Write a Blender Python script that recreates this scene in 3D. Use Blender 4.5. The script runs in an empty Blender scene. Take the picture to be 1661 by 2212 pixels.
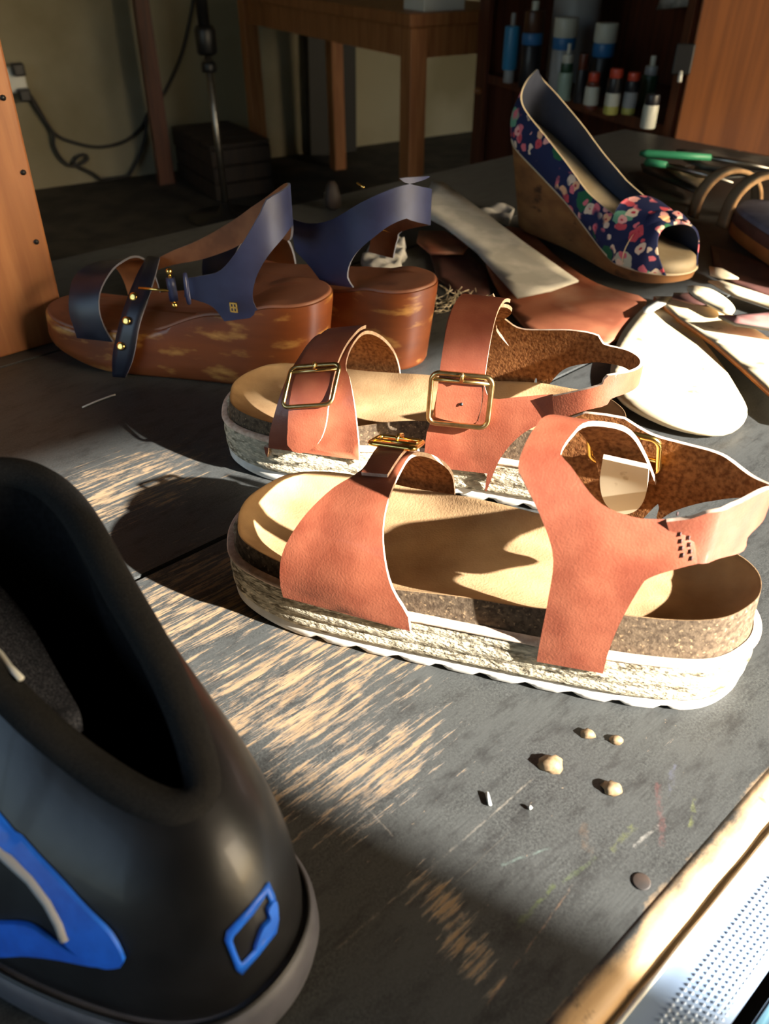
import bpy, math, random
from mathutils import Vector, Matrix
from mathutils.geometry import delaunay_2d_cdt
random.seed(7)
sc = bpy.context.scene
COL = sc.collection
rad = math.radians

# ------------------------------------------------------------------ camera
PITCH = rad(37); CS, CC = math.sin(PITCH), math.cos(PITCH); CAMH = .31; FPX = 1677.0
cam = bpy.data.cameras.new('camera'); camo = bpy.data.objects.new('camera', cam); COL.objects.link(camo)
camo.location = (0, 0, CAMH); camo.rotation_euler = (math.pi / 2 - PITCH, 0, 0)
cam.sensor_fit = 'VERTICAL'; cam.sensor_height = 36; cam.lens = FPX / 2212 * 36
cam.clip_start = .01; cam.clip_end = 200
cam.dof.use_dof = True; cam.dof.focus_distance = .46; cam.dof.aperture_fstop = 11
sc.camera = camo

# ------------------------------------------------------------------ world, sun, exposure
SAZ = Vector((math.cos(rad(-28)), math.sin(rad(-28)), 0)); SEL = rad(25.5)
SUN = (SAZ * math.cos(SEL) + Vector((0, 0, math.sin(SEL)))).normalized()
w = bpy.data.worlds.new('sky'); sc.world = w; w.use_nodes = True
nt = w.node_tree; nt.nodes.clear()
sky = nt.nodes.new('ShaderNodeTexSky'); sky.sky_type = 'NISHITA'; sky.sun_disc = False
sky.sun_elevation = SEL; sky.sun_rotation = math.atan2(SAZ.x, SAZ.y); sky.air_density = 1.3; sky.dust_density = 3
bg = nt.nodes.new('ShaderNodeBackground'); bg.inputs['Strength'].default_value = .44
wo = nt.nodes.new('ShaderNodeOutputWorld')
nt.links.new(sky.outputs[0], bg.inputs['Color']); nt.links.new(bg.outputs[0], wo.inputs['Surface'])
sl = bpy.data.lights.new('sun', 'SUN'); sl.energy = 15.5; sl.angle = rad(.7); sl.color = (1, .97, .92)
so = bpy.data.objects.new('sun', sl); COL.objects.link(so)
so.rotation_euler = SUN.to_track_quat('Z', 'Y').to_euler(); so.location = (3, -3, 4)
vs = sc.view_settings
vs.view_transform = 'Standard'; vs.look = 'None'; vs.gamma = 1; vs.use_curve_mapping = False; vs.exposure = 1.05

# ------------------------------------------------------------------ pixel helpers (1661 x 2212 frame)
def ray(x, y):
    u = (x - 830.5) / FPX; v = (1106 - y) / FPX
    return Vector((u, CC + CS * v, -CS + CC * v))
CAM = Vector((0, 0, CAMH))
def P(x, y, z=0.0):                       # where the pixel's ray meets the level z
    d = ray(x, y); return CAM + d * ((z - CAMH) / d.z)
def PY(x, y, Y):                          # ... the plane y = Y
    d = ray(x, y); return CAM + d * (Y / d.y)
def PL(x, y, o, n):                       # ... any plane
    d = ray(x, y); return CAM + d * ((Vector(o) - CAM).dot(n) / d.dot(n))
def px(p):
    X, Y, Z = p[0], p[1], p[2] - CAMH; dep = Y * CC - Z * CS; up = Y * CS + Z * CC
    return (830.5 + FPX * X / dep, 1106 - FPX * up / dep)
def trace(fn, pts, g):                    # invert a surface map: pixels -> surface coordinates
    out = []
    for q in pts:
        a, f = g
        for i in range(60):
            x = px(fn(a, f)); r = (q[0] - x[0], q[1] - x[1]); d = 1e-5
            xa = px(fn(a + d, f)); xf = px(fn(a, f + d))
            j0, j1, j2, j3 = (xa[0] - x[0]) / d, (xf[0] - x[0]) / d, (xa[1] - x[1]) / d, (xf[1] - x[1]) / d
            D = j0 * j3 - j1 * j2
            if abs(D) < 1e-3: D = 1e-3
            da = (r[0] * j3 - r[1] * j1) / D; df = (j0 * r[1] - j2 * r[0]) / D
            k = min(1, .02 / max(abs(da), 1e-9), .2 / max(abs(df), 1e-9)); a += da * k; f += df * k
        out.append((a, f)); g = (a, f)
    return out

# ------------------------------------------------------------------ maths helpers
def interp(t, xs, ys):
    if t <= xs[0]: return ys[0]
    for i in range(len(xs) - 1):
        if t <= xs[i + 1]:
            k = (t - xs[i]) / (xs[i + 1] - xs[i]); k = k * k * (3 - 2 * k); return ys[i] + (ys[i + 1] - ys[i]) * k
    return ys[-1]
def cr(pts, n, closed=False):             # Catmull-Rom resample, n points evenly by index
    pts = [Vector(p) for p in pts]; m = len(pts); out = []
    segs = m if closed else m - 1
    for k in range(n):
        t = k / n * segs if closed else k / (n - 1) * segs
        i = min(int(t), segs - 1); f = t - i
        g = (lambda j: pts[j % m]) if closed else (lambda j: pts[max(0, min(m - 1, j))])
        a, b, c, d = g(i - 1), g(i), g(i + 1), g(i + 2)
        out.append(.5 * ((2 * b) + (c - a) * f + (2 * a - 5 * b + 4 * c - d) * f * f + (3 * b - a - 3 * c + d) * f ** 3))
    return out
def even(pts, n, closed=False):           # resample to even spacing along the length
    p = cr(pts, max(n * 4, 60), closed)
    if closed: p = p + [p[0]]
    L = [0]
    for i in range(1, len(p)): L.append(L[-1] + (p[i] - p[i - 1]).length)
    out = []; j = 0; cnt = n if closed else n - 1
    for k in range(n):
        s = L[-1] * k / cnt
        while j < len(p) - 2 and L[j + 1] < s: j += 1
        f = (s - L[j]) / max(L[j + 1] - L[j], 1e-9); out.append(p[j].lerp(p[j + 1], max(0, min(1, f))))
    return out

# ------------------------------------------------------------------ materials
def lin(c):
    return tuple((v / 255 / 12.92 if v / 255 <= .04045 else ((v / 255 + .055) / 1.055) ** 2.4) for v in c)
def mat(name, c, c2=None, rough=.6, metal=0, scale=60, stretch=(1, 1, 1), lo=.4, hi=.6, bump=0, bscale=None, bdist=.001,
        spec=.5, coat=0, c3=None, s3=20, lo3=.55, hi3=.7, st3=None, trans=0, alpha=1, detail=5, rot=0, rough2=None):
    m = bpy.data.materials.new(name); m.use_nodes = True; N = m.node_tree.nodes; Lk = m.node_tree.links
    b = N['Principled BSDF']; b.inputs['Roughness'].default_value = rough; b.inputs['Metallic'].default_value = metal
    b.inputs['Specular IOR Level'].default_value = spec; b.inputs['Coat Weight'].default_value = coat
    b.inputs['Transmission Weight'].default_value = trans; b.inputs['Alpha'].default_value = alpha
    b.inputs['Base Color'].default_value = (*lin(c), 1)
    tc = N.new('ShaderNodeTexCoord'); mp = N.new('ShaderNodeMapping'); Lk.new(tc.outputs['Object'], mp.inputs['Vector'])
    mp.inputs['Rotation'].default_value = (0, 0, rot); mp.inputs['Scale'].default_value = stretch
    def noise(s, lo, hi, vec=mp):
        n = N.new('ShaderNodeTexNoise'); n.inputs['Scale'].default_value = s; n.inputs['Detail'].default_value = detail
        Lk.new(vec.outputs[0], n.inputs['Vector']); r = N.new('ShaderNodeMapRange')
        r.inputs['From Min'].default_value = lo; r.inputs['From Max'].default_value = hi
        Lk.new(n.outputs['Fac'], r.inputs['Value']); return n, r
    def mix(fac, a, bcol):
        x = N.new('ShaderNodeMix'); x.data_type = 'RGBA'; Lk.new(fac, x.inputs[0])
        if hasattr(a, 'links'): Lk.new(a, x.inputs[6])
        else: x.inputs[6].default_value = (*lin(a), 1)
        x.inputs[7].default_value = (*lin(bcol), 1); return x.outputs[2]
    last = c; n = None
    if c2 is not None:
        n, r = noise(scale, lo, hi); last = mix(r.outputs[0], c, c2); fac2 = r.outputs[0]
        if rough2 is not None:
            rr = N.new('ShaderNodeMapRange'); rr.inputs['To Min'].default_value = rough; rr.inputs['To Max'].default_value = rough2
            Lk.new(fac2, rr.inputs['Value']); Lk.new(rr.outputs[0], b.inputs['Roughness'])
    if c3 is not None:
        vec = mp
        if st3:
            vec = N.new('ShaderNodeMapping'); vec.inputs['Scale'].default_value = st3; vec.inputs['Rotation'].default_value = (0, 0, rot)
            Lk.new(tc.outputs['Object'], vec.inputs['Vector'])
        n3, r3 = noise(s3, lo3, hi3, vec); last = mix(r3.outputs[0], last, c3)
    if hasattr(last, 'links'): Lk.new(last, b.inputs['Base Color'])
    if bump:
        nb = N.new('ShaderNodeTexNoise'); nb.inputs['Scale'].default_value = bscale or scale * 3; nb.inputs['Detail'].default_value = 4
        Lk.new(mp.outputs[0], nb.inputs['Vector']); bp = N.new('ShaderNodeBump'); bp.inputs['Strength'].default_value = bump
        bp.inputs['Distance'].default_value = bdist; Lk.new(nb.outputs['Fac'], bp.inputs['Height']); Lk.new(bp.outputs[0], b.inputs['Normal'])
    return m

BANG = rad(41)                            # the bench runs along this direction
def bench_material():
    m = bpy.data.materials.new('worn_black_paint'); m.use_nodes = True; N = m.node_tree.nodes; Lk = m.node_tree.links
    b = N['Principled BSDF']; b.inputs['Specular IOR Level'].default_value = .35
    geo = N.new('ShaderNodeNewGeometry'); rot = N.new('ShaderNodeVectorRotate'); rot.rotation_type = 'Z_AXIS'
    rot.inputs['Angle'].default_value = -BANG; Lk.new(geo.outputs['Position'], rot.inputs['Vector'])
    def mp(s, off=(0, 0, 0)):
        x = N.new('ShaderNodeMapping'); x.inputs['Scale'].default_value = s; x.inputs['Location'].default_value = off
        Lk.new(rot.outputs[0], x.inputs['Vector']); return x.outputs[0]
    def noise(vec, s, d=6, r=.6):
        x = N.new('ShaderNodeTexNoise'); x.inputs['Scale'].default_value = s; x.inputs['Detail'].default_value = d
        x.inputs['Roughness'].default_value = r; Lk.new(vec, x.inputs['Vector']); return x.outputs['Fac']
    def rng(v, a, bb, c=0, d=1):
        x = N.new('ShaderNodeMapRange'); x.inputs['From Min'].default_value = a; x.inputs['From Max'].default_value = bb
        x.inputs['To Min'].default_value = c; x.inputs['To Max'].default_value = d; Lk.new(v, x.inputs['Value']); return x.outputs[0]
    def math_(op, a, bb):
        x = N.new('ShaderNodeMath'); x.operation = op
        for i, v in enumerate((a, bb)):
            if hasattr(v, 'links'): Lk.new(v, x.inputs[i])
            else: x.inputs[i].default_value = v
        return x.outputs[0]
    def mix(f, a, c):
        x = N.new('ShaderNodeMix'); x.data_type = 'RGBA'; Lk.new(f, x.inputs[0])
        for i, v in ((6, a), (7, c)):
            if hasattr(v, 'links'): Lk.new(v, x.inputs[i])
            else: x.inputs[i].default_value = (*lin(v), 1)
        return x.outputs[2]
    streak = noise(mp((20, 240, 100)), 1.3, 9, .74)
    blot = noise(mp((45, 105, 60)), 1.2, 9, .74)
    # worn zones: a long band beside the joint between the first two boards, and a small scar near the front edge
    def zone(px_, py_, sx, sy):
        p = P(px_, py_); ca, sa = math.cos(-BANG), math.sin(-BANG)
        cx, cy = p.x * ca - p.y * sa, p.x * sa + p.y * ca
        x = N.new('ShaderNodeMapping'); x.inputs['Scale'].default_value = (1 / sx, 1 / sy, 1); x.inputs['Location'].default_value = (-cx / sx, -cy / sy, 0)
        Lk.new(rot.outputs[0], x.inputs['Vector'])
        f = N.new('ShaderNodeVectorMath'); f.operation = 'MULTIPLY'; f.inputs[1].default_value = (1, 1, 0); Lk.new(x.outputs[0], f.inputs[0])
        l = N.new('ShaderNodeVectorMath'); l.operation = 'LENGTH'; Lk.new(f.outputs[0], l.inputs[0])
        return rng(l.outputs['Value'], .35, 1.2, 1, 0)
    zs = [zone(640, 1480, .13, .075), zone(420, 1300, .2, .06), zone(820, 1660, .06, .03), zone(240, 1060, .11, .06),
          zone(960, 1960, .012, .028), zone(1010, 2060, .012, .02), zone(600, 1720, .06, .02)]
    z = zs[0]
    for q in zs[1:]: z = math_('MAXIMUM', z, q)
    worn = math_('ADD', math_('ADD', math_('MULTIPLY', streak, .75), math_('MULTIPLY', blot, .35)), math_('MULTIPLY', z, .165))
    worn = rng(worn, .69, .76)
    specks = rng(noise(mp((60, 90, 60)), 3.2, 6, .75), .665, .70)
    dust = rng(noise(mp((420, 420, 420)), 2, 5, .8), .4, .66)
    scr = rng(noise(mp((3, 420, 100), (.3, .2, 0)), 1.0, 3, .6), .72, .74)
    woodc = mix(noise(mp((10, 160, 100)), 1.2, 4), (104, 82, 60), (172, 144, 108))
    paint = mix(dust, (41, 42, 41), (79, 80, 77))
    paint = mix(rng(noise(mp((9, 22, 9)), 1.5, 8, .7), .38, .66), paint, (67, 68, 66))
    paint = mix(math_('MULTIPLY', rng(noise(mp((26, 60, 26), (.4, .1, 0)), 1.5, 8, .75), .5, .66), .7), paint, (34, 33, 32))
    c = mix(math_('MULTIPLY', specks, .55), paint, (150, 130, 105))
    c = mix(math_('MULTIPLY', scr, .3), c, (165, 145, 120))
    c = mix(math_('MULTIPLY', worn, .85), c, woodc)
    def seg(x0, y0, x1, y1, hw, col, amt):
        ca, sa = math.cos(-BANG), math.sin(-BANG)
        A_, B_ = [Vector((q.x * ca - q.y * sa, q.x * sa + q.y * ca, 0)) for q in (P(x0, y0), P(x1, y1))]; d = B_ - A_; L_ = d.length; an = math.atan2(d.y, d.x)
        x = N.new('ShaderNodeMapping'); x.vector_type = 'TEXTURE'; x.inputs['Location'].default_value = A_; x.inputs['Rotation'].default_value = (0, 0, an); Lk.new(rot.outputs[0], x.inputs['Vector'])
        sp = N.new('ShaderNodeSeparateXYZ'); Lk.new(x.outputs[0], sp.inputs[0])
        ax = math_('ABSOLUTE', math_('SUBTRACT', sp.outputs[0], L_ / 2), 0); ay = math_('ABSOLUTE', math_('ADD', sp.outputs[1], math_('MULTIPLY', math_('SUBTRACT', blot, .5), hw * 6)), 0)
        f = math_('MULTIPLY', rng(ax, L_ / 2 * .9, L_ / 2, 1, 0), rng(ay, hw * .4, hw, 1, 0))
        f = math_('MULTIPLY', f, rng(noise(mp((90, 90, 90)), 2.3, 5, .7), .42, .62, 0, amt * .5)); return mix(f, c, col)
    for a_ in ((1156, 1679, 721, 2056, .0006, (150, 140, 125), .8), (1239, 1909, 1047, 2177, .0005, (150, 120, 95), .8), (1373, 1781, 1320, 1840, .0016, (128, 134, 60), .6), (1290, 1850, 1213, 1909, .0012, (96, 110, 60), .5),
               (1200, 1909, 1111, 2011, .0012, (104, 118, 52), .6), (1421, 1685, 1430, 1832, .0018, (130, 70, 66), .5), (1424, 1781, 1367, 1832, .0008, (170, 165, 155), .8), (1261, 1775, 1268, 1858, .0022, (110, 84, 60), .5),
               (1500, 1720, 1492, 1790, .0012, (150, 158, 80), .5), (1460, 1650, 1440, 1720, .0014, (110, 112, 140), .4), (1080, 1870, 1190, 1830, .0008, (120, 140, 130), .6), (790, 1740, 850, 1810, .0006, (140, 130, 118), .7)): c = seg(*a_)
    sy = N.new('ShaderNodeSeparateXYZ'); Lk.new(rot.outputs[0], sy.inputs[0])
    edge = rng(math_('ADD', sy.outputs[1], math_('MULTIPLY', math_('SUBTRACT', noise(mp((30, 60, 30)), 1.0, 8, .7), .5), .020)), .039, .046, 1, 0)
    edgec = mix(noise(mp((12, 120, 60)), 1.2, 5), (168, 128, 84), (214, 184, 140))
    edgec = mix(math_('MULTIPLY', rng(noise(mp((70, 40, 40)), 1.6, 4), .62, .68), .7), edgec, (92, 70, 52))
    c = mix(edge, c, edgec)
    Lk.new(c, b.inputs['Base Color'])
    Lk.new(rng(worn, 0, 1, .5, .8), b.inputs['Roughness'])
    bp = N.new('ShaderNodeBump'); bp.inputs['Strength'].default_value = .5; bp.inputs['Distance'].default_value = .0006
    h = math_('ADD', math_('MULTIPLY', worn, -.6), math_('MULTIPLY', noise(mp((20, 200, 100)), 2, 5), .5))
    Lk.new(h, bp.inputs['Height']); Lk.new(bp.outputs[0], b.inputs['Normal'])
    return m

MT = {}
MT['bench'] = bench_material()
MT['nosing'] = mat('bare_edge_wood', (200, 172, 130), (156, 118, 78), scale=30, stretch=(1, 1, 1), rough=.85, spec=.2, bump=.5, bscale=160, c3=(70, 52, 38), s3=40, lo3=.6, hi3=.68)
MT['dirtwood'] = mat('dark_dirty_wood', (52, 38, 28), (34, 26, 20), scale=12, stretch=(8, 8, 1), rough=.7)
MT['orange_wood'] = mat('orange_wood', (154, 98, 54), (130, 78, 40), scale=6, stretch=(10, 10, .8), lo=.35, hi=.65, rough=.5, bump=.15, c3=(164, 108, 64), s3=7, lo3=.45, hi3=.7)
MT['door_wood'] = mat('cabinet_door_wood', (136, 80, 36), (110, 62, 26), scale=5, stretch=(14, 14, .6), lo=.35, hi=.65, rough=.45)
MT['red_wood'] = mat('red_brown_wood', (96, 50, 30), (70, 36, 22), scale=6, stretch=(12, 12, .8), rough=.5)
MT['wall'] = mat('limewashed_plaster', (142, 134, 112), (122, 113, 88), scale=2.2, rough=.9, bump=.3, bscale=25, bdist=.004, c3=(98, 84, 54), s3=1.3, lo3=.6, hi3=.75)
MT['ceil'] = mat('ceiling_plaster', (120, 114, 100), (104, 98, 84), scale=2, rough=.9)
MT['floor'] = mat('dark_concrete', (62, 56, 46), (38, 34, 28), scale=9, rough=.85, c3=(24, 22, 19), s3=4)
MT['leather'] = mat('cognac_leather', (152, 86, 61), (130, 66, 45), scale=70, lo=.3, hi=.72, rough=.42, bump=.3, bscale=900, bdist=.0005, c3=(112, 48, 32), s3=26, lo3=.55, hi3=.82, coat=.12)
MT['leather_in'] = mat('rough_suede_back', (150, 100, 58), (104, 62, 32), scale=420, lo=.35, hi=.65, rough=.95, bump=.5, bscale=600, bdist=.0008, spec=.1)
MT['leather_edge'] = mat('pale_cut_leather', (228, 202, 178), (205, 172, 146), scale=300, rough=.8)
MT['jute'] = mat('jute_rope', (190, 178, 152), (104, 92, 72), scale=95, stretch=(1, 1, 2.4), lo=.46, hi=.66, rough=.95, bump=.9, bscale=330, bdist=.0022, c3=(222, 208, 178), s3=240, lo3=.5, hi3=.62, spec=.1)
MT['white_rubber'] = mat('white_rubber', (226, 222, 212), (205, 198, 184), scale=60, rough=.55)
MT['cork_side'] = mat('taupe_suede_side', (104, 88, 70), (76, 63, 50), scale=380, lo=.4, hi=.62, rough=.95, bump=.4, bscale=700, bdist=.0007, spec=.1, c3=(150, 126, 96), s3=500, lo3=.6, hi3=.68)
MT['footbed'] = mat('tan_suede_footbed', (178, 146, 106), (142, 110, 76), scale=34, lo=.32, hi=.68, rough=.92, bump=.4, bscale=800, bdist=.0006, spec=.12, c3=(108, 82, 58), s3=15, lo3=.52, hi3=.75, detail=9)
MT['brass'] = mat('aged_brass', (214, 184, 128), (190, 160, 104), scale=200, rough=.28, metal=1)
MT['gold'] = mat('polished_gold', (236, 196, 110), rough=.2, metal=1)
MT['gunmetal'] = mat('dull_steel', (150, 146, 138), rough=.35, metal=1)
MT['navy'] = mat('navy_leather', (44, 52, 86), (34, 40, 70), scale=30, rough=.42, bump=.1, bscale=600, bdist=.0004, c3=(84, 96, 140), s3=14, lo3=.6, hi3=.8)
MT['navy_dark'] = mat('dark_navy_leather', (30, 34, 52), (22, 25, 38), scale=30, rough=.4)
MT['brown_lining'] = mat('brown_strap_lining', (150, 96, 58), (122, 74, 42), scale=40, rough=.6)
MT['navy_edge'] = mat('pale_navy_edge', (104, 106, 120), rough=.7)
MT['platform'] = mat('stained_wood_sole', (128, 68, 30), (104, 52, 24), scale=9, stretch=(1, 1, 5), lo=.35, hi=.65, rough=.38, bump=.08, c3=(196, 146, 78), s3=34, lo3=.55, hi3=.72, st3=(.8, .8, 2.2), detail=8)
MT['insole_brown'] = mat('brown_leather_insole', (138, 88, 62), (116, 70, 48), scale=16, rough=.55, c3=(104, 64, 46), s3=30)
MT['cork'] = mat('cork_wedge', (150, 104, 58), (112, 72, 38), scale=24, stretch=(1, 1, 2.6), lo=.35, hi=.7, rough=.7, bump=.2, bscale=120, c3=(70, 42, 22), s3=34, lo3=.62, hi3=.72, st3=(1, 1, 2.2))
MT['lining'] = mat('blue_grey_lining', (62, 68, 84), (48, 54, 70), scale=18, rough=.5)
MT['beige_insole'] = mat('beige_insole', (188, 176, 150), (158, 140, 110), scale=12, rough=.7)
MT['cream_edge'] = mat('cream_binding', (206, 190, 160), rough=.7)
MT['sneaker'] = mat('black_glossy_leather', (16, 16, 18), (24, 24, 26), scale=60, rough=.38, bump=.25, bscale=90, bdist=.0008, coat=.05, spec=.35)
MT['mesh'] = mat('black_padded_mesh', (24, 24, 25), (42, 41, 40), scale=2600, lo=.45, hi=.6, rough=.95, bump=.5, bscale=1100, bdist=.0006, spec=.1)
MT['inside'] = mat('black_textile', (14, 14, 15), (22, 22, 23), scale=500, rough=.95, spec=.1)
MT['tongue'] = mat('speckled_grey_textile', (38, 39, 44), (84, 86, 92), scale=1800, lo=.5, hi=.62, rough=.95, bump=.4, bscale=800, spec=.1)
MT['blue'] = mat('bright_blue_synthetic', (26, 106, 226), (20, 90, 204), scale=80, rough=.45)
MT['greypipe'] = mat('grey_piping', (150, 152, 156), rough=.6)
MT['grey_rubber'] = mat('grey_rubber_sole', (74, 74, 82), (62, 62, 70), scale=80, rough=.6, bump=.1)
MT['felt'] = mat('grey_white_felt', (196, 192, 180), (170, 166, 154), scale=28, rough=.95, spec=.1)
MT['pale_leather'] = mat('pale_undyed_leather', (222, 204, 170), (204, 182, 142), scale=18, rough=.8, c3=(170, 140, 96), s3=60, lo3=.66, hi3=.74)
MT['rust_leather'] = mat('rust_leather', (150, 90, 62), (122, 66, 44), scale=24, rough=.5, c3=(186, 140, 112), s3=12, lo3=.55, hi3=.75)
MT['pink_leather'] = mat('rose_leather', (186, 130, 120), (160, 104, 96), scale=30, rough=.6)
MT['maroon_leather'] = mat('maroon_leather', (92, 58, 50), (72, 44, 38), scale=30, rough=.55)
MT['black_rubber'] = mat('black_rubber_sheet', (30, 30, 30), (44, 43, 40), scale=40, rough=.55)
MT['grey_leather'] = mat('grey_leather_scrap', (92, 88, 80), (70, 66, 60), scale=20, rough=.7)
MT['beige_sheet'] = mat('beige_leather_sheet', (150, 132, 104), (122, 106, 82), scale=14, rough=.7)
MT['tan_edge'] = mat('tan_cut_edge', (190, 152, 108), (160, 122, 82), scale=60, rough=.8)
MT['green'] = mat('green_handle_plastic', (58, 150, 112), rough=.45)
MT['slate'] = mat('slate_blue_footbed', (106, 108, 124), (86, 88, 104), scale=30, rough=.7)
MT['tan_sole'] = mat('tan_sole', (168, 104, 52), (138, 80, 38), scale=20, rough=.5)
MT['black'] = mat('black_plastic', (18, 18, 19), rough=.45)
MT['white_plastic'] = mat('white_plastic', (206, 206, 198), rough=.5)
MT['cable'] = mat('black_cable', (30, 28, 26), rough=.6)
MT['paper'] = mat('crumpled_white_paper', (190, 188, 182), (150, 148, 142), scale=60, rough=.9)
MT['glue'] = mat('dried_glue', (146, 122, 90), (110, 88, 60), scale=260, rough=.6)

def floral():
    m = bpy.data.materials.new('floral_fabric'); m.use_nodes = True; N = m.node_tree.nodes; Lk = m.node_tree.links
    b = N['Principled BSDF']; b.inputs['Roughness'].default_value = .75; b.inputs['Specular IOR Level'].default_value = .2
    tc = N.new('ShaderNodeTexCoord')
    ns = N.new('ShaderNodeTexNoise'); ns.inputs['Scale'].default_value = 70; Lk.new(tc.outputs['Object'], ns.inputs['Vector'])
    dis = N.new('ShaderNodeVectorMath'); dis.operation = 'MULTIPLY_ADD'; dis.inputs[1].default_value = (.012,) * 3
    Lk.new(ns.outputs['Color'], dis.inputs[0]); Lk.new(tc.outputs['Object'], dis.inputs[2])
    def vor(s, off):
        mp = N.new('ShaderNodeMapping'); mp.inputs['Location'].default_value = off; Lk.new(dis.outputs[0], mp.inputs['Vector'])
        v = N.new('ShaderNodeTexVoronoi'); v.inputs['Scale'].default_value = s; Lk.new(mp.outputs[0], v.inputs['Vector'])
        sp = N.new('ShaderNodeSeparateColor'); Lk.new(v.outputs['Color'], sp.inputs[0]); return v, sp
    def ramp(f, stops, const=True):
        r = N.new('ShaderNodeValToRGB'); r.color_ramp.interpolation = 'CONSTANT' if const else 'LINEAR'
        e = r.color_ramp.elements
        while len(e) < len(stops): e.new(.5)
        for k, (p_, c_) in enumerate(stops): e[k].position = p_; e[k].color = (*lin(c_), 1)
        Lk.new(f, r.inputs[0]); return r.outputs['Color']
    def less(v, t):
        x = N.new('ShaderNodeMath'); x.operation = 'LESS_THAN'; x.inputs[1].default_value = t; Lk.new(v, x.inputs[0]); return x.outputs[0]
    def mul(a, c):
        x = N.new('ShaderNodeMath'); x.operation = 'MULTIPLY'; Lk.new(a, x.inputs[0]); Lk.new(c, x.inputs[1]); return x.outputs[0]
    def mix(f, a, c):
        x = N.new('ShaderNodeMix'); x.data_type = 'RGBA'; Lk.new(f, x.inputs[0])
        for i, v in ((6, a), (7, c)):
            if hasattr(v, 'links'): Lk.new(v, x.inputs[i])
            else: x.inputs[i].default_value = (*lin(v), 1)
        return x.outputs[2]
    v1, s1 = vor(84, (0, 0, 0)); v2, s2 = vor(40, (.3, .1, .2)); big = N.new('ShaderNodeTexNoise'); big.inputs['Scale'].default_value = 26
    Lk.new(tc.outputs['Object'], big.inputs['Vector'])
    clus = N.new('ShaderNodeMapRange'); clus.inputs['From Min'].default_value = .45; clus.inputs['From Max'].default_value = .5; Lk.new(big.outputs['Fac'], clus.inputs['Value'])
    leafc = ramp(s2.outputs[0], [(0, (44, 104, 74)), (.3, (112, 168, 140)), (.5, (190, 196, 176)), (.72, (40, 84, 120)), (.85, (206, 196, 168))])
    petal = ramp(s1.outputs[1], [(0, (224, 120, 134)), (.3, (238, 176, 172)), (.5, (232, 212, 190)), (.7, (206, 84, 96)), (.88, (240, 190, 150))])
    c = mix(mul(less(v2.outputs['Distance'], .44), less(s2.outputs[1], .5)), (38, 46, 84), leafc)
    c = mix(mul(mul(less(v1.outputs['Distance'], .5), less(s1.outputs[0], .8)), clus.outputs[0]), c, petal)
    c = mix(mul(mul(less(v1.outputs['Distance'], .16), less(s1.outputs[0], .8)), clus.outputs[0]), c, (196, 60, 78))
    Lk.new(c, b.inputs['Base Color']); return m
MT['floral'] = floral()

def film():
    m = bpy.data.materials.new('film_print_and_sheen'); m.use_nodes = True; N = m.node_tree.nodes; Lk = m.node_tree.links
    b = N['Principled BSDF']; b.inputs['Roughness'].default_value = .12; b.inputs['Coat Weight'].default_value = .6; b.inputs['Coat Roughness'].default_value = .05
    geo = N.new('ShaderNodeNewGeometry'); rot = N.new('ShaderNodeVectorRotate'); rot.rotation_type = 'Z_AXIS'; rot.inputs['Angle'].default_value = -BANG - .06
    Lk.new(geo.outputs['Position'], rot.inputs['Vector']); mp = N.new('ShaderNodeMapping'); mp.inputs['Scale'].default_value = (3.5, 70, 20)
    Lk.new(rot.outputs[0], mp.inputs['Vector']); n = N.new('ShaderNodeTexNoise'); n.inputs['Scale'].default_value = 1.0; n.inputs['Detail'].default_value = 3
    Lk.new(mp.outputs[0], n.inputs['Vector']); r = N.new('ShaderNodeValToRGB'); e = r.color_ramp.elements
    for q in range(4): e.new(.5)
    for k, (p_, c_) in enumerate([(0, (64, 66, 78)), (.4, (84, 98, 120)), (.46, (96, 140, 156)), (.5, (200, 214, 222)), (.56, (120, 164, 178)), (.64, (214, 224, 228))]):  # whitish streaks paint highlights on the folds into the blue and grey print
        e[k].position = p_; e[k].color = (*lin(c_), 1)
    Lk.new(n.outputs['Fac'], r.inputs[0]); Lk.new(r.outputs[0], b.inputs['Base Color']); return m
MT['film'] = film()
MT['film_band'] = mat('silver_blue_film', (150, 168, 190), (128, 148, 174), scale=14, rough=.5)
MT['film_dot'] = mat('raised_pale_dots', (214, 226, 238), rough=.25)

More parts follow.
